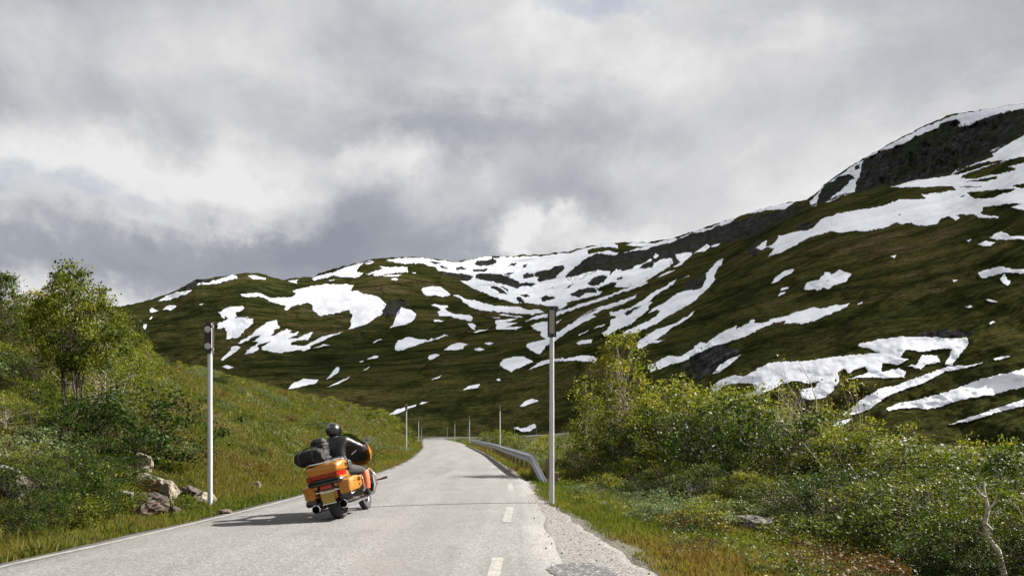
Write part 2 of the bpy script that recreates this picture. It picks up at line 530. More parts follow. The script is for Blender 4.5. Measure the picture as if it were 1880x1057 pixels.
def build_ground():
    u = np.linspace(-1, 1, 361)
    xs = np.sinh(u * 5.2) / np.sinh(5.2) * 420 - 2.3
    ys = np.concatenate([np.linspace(-40, 4, 23), np.arange(4.25, 22, 0.16), np.geomspace(22.2, 420, 210)])
    X, Y = np.meshgrid(xs, ys)
    Z = ground_z(X, Y)
    grav = np.clip(1 - sstep(0.0, 0.5, X - GR(Y) + 0.25 * fbm(X * 1.7, Y * 1.7, 9, 3)), 0, 1) * (X > (XL(Y) + XR(Y)) / 2)
    gl = (1 - sstep(0.02, 0.28, XL(Y) - X + 0.12 * fbm(X * 2, Y * 1.3, 12, 3))) * (X <= (XL(Y) + XR(Y)) / 2)
    ny, nx = X.shape
    idx = np.arange(nx * ny).reshape(ny, nx)
    F = np.stack([idx[:-1, :-1].ravel(), idx[:-1, 1:].ravel(), idx[1:, 1:].ravel(), idx[1:, :-1].ravel()], 1)
    V = np.stack([X.ravel(), Y.ravel(), Z.ravel()], 1)
    m, t, b = new_mat('heath_ground')
    tc = nd(t, 'ShaderNodeTexCoord').outputs['Object']
    a = noise(t, tc, 0.35, 6, 0.6)
    c = noise(t, tc, 2.6, 6, 0.65)
    f = mth(t, 'ADD', mth(t, 'MULTIPLY', a, 0.6), mth(t, 'MULTIPLY', c, 0.4))
    col = ramp(t, f, [(0.30, (0.016, 0.022, 0.006)), (0.43, (0.042, 0.050, 0.009)), (0.53, (0.085, 0.080, 0.015)), (0.62, (0.095, 0.066, 0.018)), (0.74, (0.072, 0.040, 0.016))])
    fine = noise(t, tc, 30, 4, 0.7)
    col = mixc(t, 0.5, col, ramp(t, fine, [(0.3, (0.02, 0.02, 0.02)), (0.7, (1.0, 1.0, 1.0))]), 'MULTIPLY')
    ga = nd(t, 'ShaderNodeAttribute', attribute_name='gravel').outputs['Fac']
    vo = nd(t, 'ShaderNodeTexVoronoi', {'Vector': tc, 'Scale': 55.0, 'Randomness': 1.0})
    gc = mixc(t, mth(t, 'MULTIPLY_ADD', noise(t, tc, 3, 4), 0.8, -0.1, clamp=True), (0.10, 0.09, 0.077), (0.19, 0.18, 0.165))
    gc = mixc(t, 0.65, gc, ramp(t, nd(t, 'ShaderNodeSeparateColor', {0: vo.outputs['Color']}).outputs[0], [(0, (0.25, 0.25, 0.25)), (1, (1.3, 1.3, 1.3))]), 'MULTIPLY')
    col = mixc(t, ga, col, gc)
    t.links.new(col, b.inputs['Base Color'])
    b.inputs['Roughness'].default_value = 0.95
    b.inputs['Specular IOR Level'].default_value = 0.2
    bp = nd(t, 'ShaderNodeBump', {'Strength': 0.7, 'Distance': 0.03, 'Height': mth(t, 'ADD', fine, mth(t, 'MULTIPLY', vo.outputs['Distance'], ga))})
    t.links.new(bp.outputs[0], b.inputs['Normal'])
    tag(obj('ground', mesh_np('ground', V, F, [m], True, {'gravel': np.clip(grav + gl, 0, 1).ravel()})), kind='structure')


def road_material():
    m, t, b = new_mat('worn_asphalt')
    tc = nd(t, 'ShaderNodeTexCoord').outputs['Object']
    v = nd(t, 'ShaderNodeTexVoronoi', {'Vector': tc, 'Scale': 62.0})
    r = nd(t, 'ShaderNodeSeparateColor', {0: v.outputs['Color']})
    agg = ramp(t, r.outputs[0], [(0.0, (0.0495, 0.0475, 0.0449)), (0.3, (0.1122, 0.1089, 0.1023)), (0.7, (0.1914, 0.1848, 0.1749)), (1.0, (0.3300, 0.3234, 0.3102))])
    v2 = nd(t, 'ShaderNodeTexVoronoi', {'Vector': tc, 'Scale': 160.0})
    r2 = nd(t, 'ShaderNodeSeparateColor', {0: v2.outputs['Color']})
    agg = mixc(t, 0.4, agg, ramp(t, r2.outputs[1], [(0, (0.0528, 0.0515, 0.0482)), (1, (0.3036, 0.2970, 0.2838))]))
    big = noise(t, tc, 0.7, 5, 0.6)
    st = nd(t, 'ShaderNodeMapping', {'Vector': tc, 'Scale': (1.6, 0.07, 1)}).outputs[0]
    streak = noise(t, st, 1.3, 5, 0.6)
    k = mth(t, 'ADD', mth(t, 'MULTIPLY_ADD', big, 0.4, 0.46), mth(t, 'MULTIPLY_ADD', streak, 0.55, -0.14))
    kk = nd(t, 'ShaderNodeCombineXYZ', {0: k, 1: k, 2: mth(t, 'MULTIPLY', k, 1.02)}).outputs[0]
    col = mixc(t, 1.0, agg, kk, 'MULTIPLY')
    st2 = nd(t, 'ShaderNodeMapping', {'Vector': tc, 'Scale': (0.55, 0.06, 1), 'Location': (3, 7, 0)}).outputs[0]
    tar = mth(t, 'MULTIPLY', ramp(t, noise(t, st2, 1.0, 6, 0.65), [(0.52, (0, 0, 0)), (0.66, (1, 1, 1))]), 0.6)
    col = mixc(t, tar, col, (0.085, 0.084, 0.081))
    la = nd(t, 'ShaderNodeAttribute', attribute_name='lane').outputs['Fac']
    wob = mth(t, 'ADD', la, mth(t, 'MULTIPLY_ADD', noise(t, st2, 0.8, 3), 0.12, -0.06))
    trk = mth(t, 'PINGPONG', mth(t, 'MULTIPLY', wob, 4.2), 1.0)
    trk = ramp(t, trk, [(0.55, (0, 0, 0)), (0.95, (1, 1, 1))])
    trk = mth(t, 'MULTIPLY', trk, mth(t, 'MULTIPLY_ADD', streak, 0.7, -0.12, clamp=True))
    col = mixc(t, trk, col, (0.095, 0.093, 0.088))
    cw = nd(t, 'ShaderNodeVectorMath', {0: tc, 1: nd(t, 'ShaderNodeVectorMath', {0: noise(t, tc, 1.5, 5, 0.6, out=1), 1: (0.9, 0.9, 0)}, operation='MULTIPLY').outputs[0]}, operation='ADD').outputs[0]
    cr = nd(t, 'ShaderNodeTexVoronoi', {'Vector': cw, 'Scale': 0.42}, feature='DISTANCE_TO_EDGE').outputs['Distance']
    crk = mth(t, 'MULTIPLY', ramp(t, cr, [(0.0, (1, 1, 1)), (0.007, (0, 0, 0))]), ramp(t, noise(t, tc, 0.5, 3), [(0.52, (0, 0, 0)), (0.62, (0.45, 0.45, 0.45))]))
    col = mixc(t, crk, col, (0.03, 0.03, 0.03))
    pt = ramp(t, noise(t, nd(t, 'ShaderNodeMapping', {'Vector': tc, 'Scale': (1, 0.35, 1)}).outputs[0], 0.9, 4, 0.55), [(0.56, (0, 0, 0)), (0.60, (0.4, 0.4, 0.4))])
    col = mixc(t, pt, col, mixc(t, 0.5, col, (0.17, 0.155, 0.14)))
    t.links.new(col, b.inputs['Base Color'])
    b.inputs['Roughness'].default_value = 0.9
    b.inputs['Specular IOR Level'].default_value = 0.25
    bp = nd(t, 'ShaderNodeBump', {'Strength': 0.5, 'Distance': 0.006, 'Height': r.outputs[0]})
    t.links.new(bp.outputs[0], b.inputs['Normal'])
    return m


def strip(ys, xa, xb, zf, n, edge=0.06):
    """a sheet between two edge curves, with turned-down borders"""
    u = np.linspace(0, 1, n)
    P = []
    for y, a, c in zip(ys, xa, xb):
        x = a + (c - a) * u
        P.append(np.stack([x, np.full(n, y), zf(u)], 1))
    P = np.array(P)
    lo = P[:, :1].copy(); lo[..., 2] -= edge; lo[..., 0] -= 0.02
    hi = P[:, -1:].copy(); hi[..., 2] -= edge; hi[..., 0] += 0.02
    P = np.concatenate([lo, P, hi], 1)
    ny, nx = P.shape[:2]
    idx = np.arange(nx * ny).reshape(ny, nx)
    F = np.stack([idx[:-1, :-1].ravel(), idx[:-1, 1:].ravel(), idx[1:, 1:].ravel(), idx[1:, :-1].ravel()], 1)
    return P.reshape(-1, 3), F


def crown(u): return 0.012 + 0.05 * (1 - (2 * u - 1) ** 2)


def road_z(X, Y):
    a, b = XL(Y), XR(Y)
    return crown(np.clip((X - a) / (b - a), 0, 1))


def build_road():
    mr = road_material()
    ys = np.concatenate([np.arange(-20, 4, 1.0), np.arange(4, 30, 0.2), np.geomspace(30.1, 218, 110)])
    wob = 0.05 * fbm(ys * 1.1, ys * 0, 21, 4)
    wob2 = 0.05 * fbm(ys * 0.8, ys * 0 + 9, 22, 4)
    V, F = strip(ys, XL(ys) + wob, XR(ys) + wob2 * (ys < 30), crown, 15)
    lane = np.tile(np.concatenate([[0], np.linspace(0, 1, 15), [1]]), len(ys))
    road = tag(obj('road', mesh_np('road', V, F, [mr], True, {'lane': lane})), kind='structure')
    # the road's continuation beyond the bend
    pts = []
    c = FAR
    seg = np.concatenate([np.linspace(a, b, 8, endpoint=False) for a, b in zip(c[:-1], c[1:])] + [c[-1:]])
    for k in range(3):
        seg[1:-1] = (seg[:-2] + 2 * seg[1:-1] + seg[2:]) / 4
    for i, p in enumerate(seg):
        d = seg[min(i + 1, len(seg) - 1)] - seg[max(i - 1, 0)]
        n = np.array([d[1], -d[0], 0]); n /= np.linalg.norm(n)
        for s, dz in ((-2.7, -0.1), (-2.6, 0.02), (0, 0.06), (2.6, 0.02), (2.7, -0.1)):
            pts.append(p + n * s + np.array([0, 0, dz + 0.05]))
    P = np.array(pts); ny = len(seg)
    idx = np.arange(ny * 5).reshape(ny, 5)
    F = np.stack([idx[:-1, :-1].ravel(), idx[:-1, 1:].ravel(), idx[1:, 1:].ravel(), idx[1:, :-1].ravel()], 1)
    tag(obj('road', mesh_np('road_far', P, F, [mr], True)), kind='structure')
    # painted markings, worn through to the asphalt
    m, t, b = new_mat('worn_road_paint')
    tc = nd(t, 'ShaderNodeTexCoord').outputs['Object']
    w = noise(t, tc, 38, 4, 0.7)
    w2 = noise(t, tc, 5, 4, 0.6)
    ff = mth(t, 'ADD', mth(t, 'MULTIPLY', w, 0.55), mth(t, 'MULTIPLY', w2, 0.45))
    t.links.new(ramp(t, ff, [(0.42, (0.12, 0.12, 0.115)), (0.52, (0.185, 0.18, 0.16)), (0.64, (0.25, 0.24, 0.21))]), b.inputs['Base Color'])
    b.inputs['Roughness'].default_value = 0.8

    def mark(name, y0, y1, offL=None, offR=None, wd=0.1):
        y = np.arange(y0, y1 + 0.01, min(0.35, (y1 - y0) / 4))
        xc = XL(y) + offL if offL is not None else XR(y) + offR + (0.03 * (y - y0) if y0 < 17 else 0)
        jit = 0.008 * fbm(y * 7, y * 0, 31, 3)
        V = []
        for k in (-1, -0.33, 0.33, 1):
            x = xc + k * wd / 2 + (jit if abs(k) == 1 else 0)
            V.append(np.stack([x, y, road_z(x, y) + 0.004], 1))
        V = np.stack(V, 1); ny = len(y)
        idx = np.arange(ny * 4).reshape(ny, 4)
        F = np.stack([idx[:-1, :-1].ravel(), idx[:-1, 1:].ravel(), idx[1:, 1:].ravel(), idx[1:, :-1].ravel()], 1)
        o = obj(name, mesh_np(name, V.reshape(-1, 3), F, [m]), road)
        return o
    mark('edge_line', 4.5, 17.5, offL=0.2, wd=0.10)
    y = 24.0
    while y < 110:
        mark('edge_dash', y, y + 1.6, offL=0.2, wd=0.10); y += 3.4
    for y0, y1, off, wd in ((6.0, 8.5, -0.72, 0.12), (11.8, 14.3, -0.56, 0.13), (18.2, 21.0, -0.44, 0.13)):
        o = mark('edge_dash', y0, y1, offR=off, wd=wd)
    y = 26.0
    while y < 70:
        mark('edge_dash', y, y + 1.4, offR=-0.45, wd=0.10); y += 5.2
    # dark patch of fresh bitumen and chippings at the right edge
    mp, t, b = new_mat('dark_bitumen')
    tc = nd(t, 'ShaderNodeTexCoord').outputs['Object']
    v = nd(t, 'ShaderNodeTexVoronoi', {'Vector': tc, 'Scale': 48.0})
    r = nd(t, 'ShaderNodeSeparateColor', {0: v.outputs['Color']})
    t.links.new(ramp(t, r.outputs[0], [(0, (0.015, 0.015, 0.016)), (0.75, (0.05, 0.05, 0.05)), (1, (0.24, 0.23, 0.22))]), b.inputs['Base Color'])
    b.inputs['Roughness'].default_value = 0.75
    n = 60
    V = [(0.64, 7.55, 0)]
    for k in range(n):
        a = 2 * math.pi * k / n
        rr = 1 + 0.35 * float(fbm(math.cos(a) * 2.2, math.sin(a) * 2.2, 44, 4))
        V.append((0.68 + 0.27 * rr * math.cos(a) - 0.06 * math.sin(a), 7.55 + 0.62 * rr * math.sin(a), 0))
    V = np.array(V)
    zz = np.where(V[:, 0] < XR(V[:, 1]), road_z(V[:, 0], V[:, 1]), ground_z(V[:, 0], V[:, 1]))
    V[:, 2] = np.maximum(zz, 0.012) + 0.006
    F = [(0, k + 1, (k + 1) % n + 1) for k in range(n)]
    tag(obj('bitumen_patch', mesh_np('bitumen_patch', V, F, [mp])), kind='structure')
    # gravel apron between the asphalt and the grass
    ys = np.arange(-20, 24, 0.2)
    mg, t, b = new_mat('grey_gravel')
    tc = nd(t, 'ShaderNodeTexCoord').outputs['Object']
    v = nd(t, 'ShaderNodeTexVoronoi', {'Vector': tc, 'Scale': 46.0})
    r = nd(t, 'ShaderNodeSeparateColor', {0: v.outputs['Color']})
    g = ramp(t, r.outputs[0], [(0, (0.035, 0.034, 0.032)), (0.35, (0.105, 0.101, 0.095)), (0.8, (0.155, 0.149, 0.14)), (1, (0.27, 0.26, 0.245))])
    g = mixc(t, mth(t, 'MULTIPLY', noise(t, tc, 2.2, 5, 0.6), 0.7), g, (0.11, 0.103, 0.093))
    t.links.new(g, b.inputs['Base Color'])
    b.inputs['Roughness'].default_value = 0.95
    bp = nd(t, 'ShaderNodeBump', {'Strength': 0.9, 'Distance': 0.012, 'Height': r.outputs[0]})
    t.links.new(bp.outputs[0], b.inputs['Normal'])
    e = GR(ys) + 0.10 * fbm(ys * 1.6, ys * 0, 51, 4)
    V, F = strip(ys, XR(ys) - 0.05, e, lambda u: 0.006 - 0.03 * u, 8, 0.10)
    tag(obj('gravel_shoulder', mesh_np('gravel_shoulder', V, F, [mg], True)), kind='structure')


build_ground()
build_road()

# ------------------------------------------------------------------ the mountain
CR = {'A': (200, 460, 5.287), 'B': (440, 460, 4.406), 'C': (760, 420, 4.597), 'D': (1040, 400, 4.597), 'E': (1280, 400, 4.597),
      'F': (1540, 200, 4.597), 'G': (1540, 400, 4.597), 'H': (1540, 600, 4.597), 'P': (200, 420, 3.108), 'Q': (700, 420, 3.108),
      'R': (1280, 180, 3.108), 'S': (1180, 480, 2.686), 'T': (700, 720, 5.87), 'U': (1020, 600, 3.523)}


def poly(s):
    """'A 1,2 3,4 B 5,6' -> points in photograph pixels"""
    o = []
    for w in s.split():
        if w in CR:
            x0, y0, k = CR[w]
        else:
            a, b = w.split(',')
            o.append((x0 + float(a) / k, y0 + float(b) / k))
    return np.array(o)


RIDGE = np.array([(-900, 640), (0, 600), (200, 565), (262, 555), (290, 545), (330, 530), (345, 520), (360, 513), (400, 508), (440, 503), (470, 500), (500, 508), (520, 514), (540, 510), (575, 508), (600, 496), (640, 487), (690, 474), (720, 472), (760, 471), (800, 475), (840, 480), (870, 475), (900, 470), (940, 471), (960, 468), (1000, 466), (1040, 462), (1080, 452), (1120, 446), (1150, 444), (1190, 445), (1240, 436), (1300, 416), (1340, 403), (1390, 386), (1440, 373), (1480, 368), (1500, 352), (1520, 333), (1560, 306), (1600, 283), (1650, 255), (1700, 230), (1740, 212), (1780, 205), (1830, 198), (1880, 190), (2100, 160), (2800, 120)], float)
SPUR = np.array([(-900, 700), (200, 690), (700, 640), (1000, 585), (1038, 568), (1100, 545), (1182, 515), (1280, 484), (1328, 463), (1376, 434), (1425, 412), (1473, 389), (1518, 371), (1570, 356), (1634, 339), (1746, 321), (1795, 299), (1880, 247), (2100, 195), (2800, 150)], float)


def yrs(x): return (np.interp(x - 14, RIDGE[:, 0], RIDGE[:, 1]) + np.interp(x, RIDGE[:, 0], RIDGE[:, 1]) + np.interp(x + 14, RIDGE[:, 0], RIDGE[:, 1])) / 3
def yr(x): return np.interp(x, RIDGE[:, 0], RIDGE[:, 1]) + 1.2 * fbm(np.asarray(x) / 9, np.asarray(x) * 0, 61, 4)
def ys_(x): return np.maximum((np.interp(x - 20, SPUR[:, 0], SPUR[:, 1]) + np.interp(x, SPUR[:, 0], SPUR[:, 1]) + np.interp(x + 20, SPUR[:, 0], SPUR[:, 1])) / 3, yrs(x) + 6)
def Db(x): return np.interp(x, [-900, 900, 1100, 1400, 1900, 2800], [310, 325, 245, 170, 115, 90])
def Dm(x): return np.interp(x, [-900, 200, 700, 1000, 1300, 1600, 1880, 2800], [560, 640, 800, 900, 880, 760, 600, 480])
def gap(x): return np.interp(x, [-900, 1000, 1150, 1400, 2800], [1.0, 1.0, 1.06, 1.28, 1.35])
def Dr(x): return np.interp(x, [-900, 200, 450, 700, 900, 1150, 1400, 1600, 1880, 2800], [1100, 1200, 1350, 1700, 2300, 2000, 1350, 1150, 980, 850])
def yb(x): return HY + FPX * (CAMZ + 4.0) / Db(x)


def lined(y, y0, D0, y1, D1):
    """distance at which a sight line of row y meets the straight slope from (y0, D0) up to (y1, D1)"""
    e, e0, e1 = (HY - y) / FPX, (HY - y0) / FPX, (HY - y1) / FPX
    m = (e1 * D1 - e0 * D0) / (D1 - D0)
    e = np.minimum(e, e1 + 0.2 * (m - e1))
    return (e0 * D0 - m * D0) / (e - m)


def poly_mask(pts, x, y):
    inside = np.zeros(np.shape(x), bool)
    n = len(pts)
    for i in range(n):
        (x0, y0), (x1, y1) = pts[i], pts[(i + 1) % n]
        if y0 == y1:
            continue
        c = ((y0 > y) != (y1 > y)) & (x < (x1 - x0) * (y - y0) / (y1 - y0) + x0)
        inside ^= c
    return inside


HOLES = [poly(s) for s in (
    'C 130,280 190,275 235,298 180,300', 'C 210,315 260,318 290,340 240,335', 'C 355,325 400,318 435,342 360,350',
    'C 505,298 540,268 620,270 660,250 690,270 690,290 640,305 560,315', 'C 655,235 740,228 720,245 660,258', 'C 490,345 560,345 610,330 630,340 600,360 520,360',
    'C 755,385 800,368 845,372 800,392', 'C 795,310 820,292 870,292 845,318', 'C 918,305 945,298 955,320 925,328', 'C 918,390 950,375 1010,380 1020,400 960,420 925,420',
    'C 1020,370 1060,355 1130,350 1180,320 1260,308 1272,335 1225,380 1180,425 1110,435 1060,452 1040,435 1055,410 1020,395',
    'C 515,420 525,385 600,378 720,385 800,410 900,455 960,455 1028,465 990,490 920,480 870,502 800,480 700,455 600,435',
    'C 645,485 680,482 740,515 790,550 740,550 660,505', 'C 720,480 760,500 810,528 780,525', 'C 1260,510 1335,468 1310,500', 'C 890,555 950,555 985,575 930,578',
    'C 1070,580 1110,565 1200,572 1170,590 1090,620 1080,595', 'C 860,575 900,585 940,625 880,620', 'C 1310,550 1400,515 1500,495 1545,520 1540,540 1450,540 1400,575 1350,575',
    'D 180,560 230,500 300,480 345,490 320,540 250,570 200,575', 'D 610,420 650,390 720,355 735,380 720,415 640,430', 'D 415,520 470,490 480,505 430,525',
    'R 895,395 925,378 930,400 905,410', 'D 490,810 560,765 635,740 600,765 510,825',
    'F 1020,575 1150,520 1260,485 1400,440 1480,420 1700,370 1700,440 1563,455 1430,490 1500,500 1480,520 1330,555 1250,565 1140,590 1060,590',
    'F 1050,615 1150,600 1260,580 1330,570 1335,595 1200,615', 'F 1080,705 1250,690 1490,675 1480,690 1380,715 1300,755 1150,755 1110,735',
    'F 1465,650 1563,628 1700,620 1700,665 1500,665', 'F 980,655 1220,658 1100,668', 'F 1010,735 1075,732 1040,744',
    'F 960,555 1060,500 1200,460 1260,440 1290,450 1400,430 1340,460 1240,480 1100,530 1010,555')]
ROCKS_P = HOLES[:24] + [poly(s) for s in (
    'R 910,540 905,480 940,380 960,345 1060,300 1150,270 1230,240 1360,175 1480,120 1505,140 1500,165 1640,115 1750,85 1865,60 2100,20 2100,180 1865,200 1700,300 1600,370 1450,440 1100,490 1000,520',
    'R 690,600 705,525 740,480 800,450 880,435 900,460 830,520 760,590',
    'D 0,480 60,425 140,355 240,305 300,300 400,320 520,290 660,275 740,250 900,205 980,170 1060,130 1260,70 1380,45 1563,-10 R 500,635 640,590 600,640 450,720 300,790 130,830 0,870 D 1060,300 920,310 930,345 960,375 900,410 880,345 790,350 710,345 640,390 580,400 480,450 420,430 360,490 370,450 260,440 160,485 140,515 40,540',
    'A 690,402 790,330 840,288 1000,272 1040,290 960,312 860,320 840,360 740,395', 'B 1165,500 1180,440 1220,395 1290,400 1370,420 1365,460 1310,458 1270,510 1230,530',
    'C 210,358 350,372 470,385 480,430 420,440 360,410 280,390', 'D 960,600 1000,560 1170,490 1130,600 1030,612', 'E 430,250 500,190 560,180 500,250 520,300 470,330',
    'E 820,70 1000,20 990,80 900,105 830,110', 'S 200,520 260,430 340,400 480,440 360,540 260,580', 'H 640,60 900,20 1150,40 1100,80 900,90 640,80')]


def rock_at(x, y):
    w = 4.0
    xw = x + w * fbm(x / 11, y / 11, 71, 3); yw = y + w * 0.7 * fbm(x / 11, y / 11, 72, 3)
    r = np.zeros(np.shape(x))
    for p in ROCKS_P:
        x0, y0 = p.min(0) - 12; x1, y1 = p.max(0) + 12
        s = (x > x0) & (x < x1) & (y > y0) & (y < y1)
        if s.any():
            r[s] = np.maximum(r[s], poly_mask(p, xw[s], yw[s]))
    return r


def depth(x, y):
    """distance (metres along the view axis) of the mountain surface seen at a photograph pixel"""
    ym, yt, y0 = ys_(x), yrs(x) - 6, yb(x)
    yk = ym + 1.5 * fbm(x / 14, x * 0, 62, 4)
    lo = lined(np.maximum(y, ym), y0, Db(x), ym, Dm(x))
    hi = lined(np.minimum(y, ym), ym, Dm(x) * gap(x), yt, Dr(x))
    k = sstep(0.0, 5.0, yk - y) * (gap(x) > 1.001) + (y < ym) * (gap(x) <= 1.001)
    D = lo * (1 - k) + hi * k
    base = sstep(0, 40, y0 - y)
    q = 0.022 * fbm(x / 150, y / 80, 81, 2) + 0.011 * fbm(x / 62, y / 34, 83, 2) + 0.0045 * fbm(x / 24, y / 13, 85, 2) + 0.0014 * fbm(x / 8, y / 5, 87, 2)
    D = D * (1 + q * base)
    rk = rock_at(x, y)
    D = D * (1 + rk * (0.010 * fbm(x / 9, y / 16, 91, 3) + 0.004 * fbm(x / 3.5, y / 5, 93, 2)))
    return D, rk


def at(x, y, D):
    return np.stack([(x - HX) / FPX * D, D, CAMZ + (HY - y) / FPX * D], -1)


def build_mountain():
    xs = np.concatenate([np.linspace(-900, 150, 60, endpoint=False), np.arange(150, 1930, 2.4), np.linspace(1932, 2800, 70)])
    T = np.concatenate([np.linspace(0, 1, 230)])
    X = np.repeat(xs[None], len(T), 0)
    Y = yb(X) + (yr(X) - yb(X)) * T[:, None]
    D, rk = depth(X, Y)
    P = at(X, Y, D)
    # the far side, falling away behind the skyline
    back = []
    top = P[-1]
    for k, (dd, dz) in enumerate(((25, 1.0), (90, -6), (260, -60), (600, -200))):
        q = top.copy(); q[:, 1] += dd; q[:, 0] *= q[:, 1] / top[:, 1]; q[:, 2] += dz if k else -0.5
        back.append(q)
    P = np.concatenate([P, np.array(back)], 0)
    rk = np.concatenate([rk] + [rk[-1:]] * 4, 0)
    ny, nx = P.shape[:2]
    idx = np.arange(nx * ny).reshape(ny, nx)
    F = np.stack([idx[:-1, :-1].ravel(), idx[:-1, 1:].ravel(), idx[1:, 1:].ravel(), idx[1:, :-1].ravel()], 1)
    m, t, b = new_mat('mountain_heath')
    tc = nd(t, 'ShaderNodeTexCoord').outputs['Object']
    a = noise(t, tc, 0.0065, 6, 0.6)
    st = nd(t, 'ShaderNodeMapping', {'Vector': tc, 'Scale': (0.5, 1.0, 2.2)}).outputs[0]
    c = noise(t, st, 0.035, 7, 0.66)
    f = mth(t, 'ADD', mth(t, 'MULTIPLY', a, 0.55), mth(t, 'MULTIPLY', c, 0.45))
    col = ramp(t, f, [(0.38, (0.0130, 0.0185, 0.0075)), (0.46, (0.0330, 0.0395, 0.0125)), (0.515, (0.0540, 0.0555, 0.0170)), (0.57, (0.0740, 0.0630, 0.0255)), (0.64, (0.1120, 0.0870, 0.0460))])
    d2 = noise(t, tc, 1.1, 4, 0.7)
    col = mixc(t, 0.8, col, ramp(t, d2, [(0.38, (0.45, 0.48, 0.45)), (0.60, (1.35, 1.32, 1.3))]), 'MULTIPLY')
    d = noise(t, tc, 0.30, 7, 0.75)
    col = mixc(t, 0.75, col, ramp(t, d, [(0.36, (0.18, 0.18, 0.18)), (0.60, (1.35, 1.35, 1.35))]), 'MULTIPLY')
    lm = nd(t, 'ShaderNodeMapping', {'Vector': tc, 'Scale': (0.35, 0.35, 2.6)}).outputs[0]
    led = noise(t, lm, 0.075, 7, 0.68, 0.6)
    col = mixc(t, 0.8, col, ramp(t, led, [(0.38, (0.35, 0.40, 0.35)), (0.52, (1.0, 1.0, 1.0)), (0.66, (1.35, 1.25, 1.1))]), 'MULTIPLY')
    spk = ramp(t, noise(t, tc, 0.8, 3, 0.6), [(0.63, (0, 0, 0)), (0.70, (0.6, 0.6, 0.6))])
    gul = nd(t, 'ShaderNodeTexVoronoi', {'Vector': nd(t, 'ShaderNodeVectorMath', {0: nd(t, 'ShaderNodeMapping', {'Vector': tc, 'Scale': (1, 0.45, 0.3)}).outputs[0], 1: nd(t, 'ShaderNodeVectorMath', {0: noise(t, tc, 0.012, 5, 0.6, out=1), 1: (70, 70, 40)}, operation='MULTIPLY').outputs[0]}, operation='ADD').outputs[0], 'Scale': 0.011}, feature='DISTANCE_TO_EDGE').outputs['Distance']
    col = mixc(t, ramp(t, gul, [(0.0, (0.7, 0.7, 0.7)), (0.035, (0, 0, 0))]), col, (0.008, 0.011, 0.004))
    stn = mth(t, 'MULTIPLY', spk, ramp(t, noise(t, tc, 0.02, 4), [(0.5, (0, 0, 0)), (0.62, (1, 1, 1))]))
    col = mixc(t, stn, col, (0.09, 0.085, 0.08))
    ra = nd(t, 'ShaderNodeAttribute', attribute_name='rock').outputs['Fac']
    rs = nd(t, 'ShaderNodeMapping', {'Vector': tc, 'Scale': (1, 1, 0.35)}).outputs[0]
    rn = noise(t, rs, 0.12, 8, 0.72)
    rc = ramp(t, rn, [(0.34, (0.0075, 0.0075, 0.0090)), (0.5, (0.0300, 0.0285, 0.0300)), (0.66, (0.0863, 0.0788, 0.0735))])
    rc = mixc(t, ramp(t, noise(t, tc, 0.03, 5), [(0.48, (0, 0, 0)), (0.6, (0.7, 0.7, 0.7))]), rc, (0.022, 0.032, 0.010))
    col = mixc(t, ra, col, rc)
    t.links.new(col, b.inputs['Base Color'])
    b.inputs['Roughness'].default_value = 0.95
    b.inputs['Specular IOR Level'].default_value = 0.0
    bp = nd(t, 'ShaderNodeBump', {'Strength': 1.0, 'Distance': 2.4, 'Height': mth(t, 'ADD', mth(t, 'MULTIPLY', c, 1.0), mth(t, 'MULTIPLY', mth(t, 'ADD', d, rn), 0.35))})
    t.links.new(bp.outputs[0], b.inputs['Normal'])
    tag(obj('mountain', mesh_np('mountain', P.reshape(-1, 3), F, [m], True, {'rock': rk.ravel()})), kind='structure')


build_mountain()



def snow_zone(x, y):
    if y < 560:
        w = 'on the left hill' if x < 560 else 'around the head of the bowl' if x < 1240 else 'high on the right slope'
    elif y < 660:
        w = 'on the left hill near the twin-reflector pole' if x < 560 else 'between the left hill and the bowl' if x < 760 else 'below the bowl, left of the single-reflector pole' if x < 1010 else 'right of the single-reflector pole' if x < 1240 else 'midway up the right slope'
    else:
        w = 'low on the left hill' if x < 760 else 'near the valley floor beyond the road' if x < 1100 else 'low on the right slope behind the thicket'
    return 'small isolated snow patch ' + w


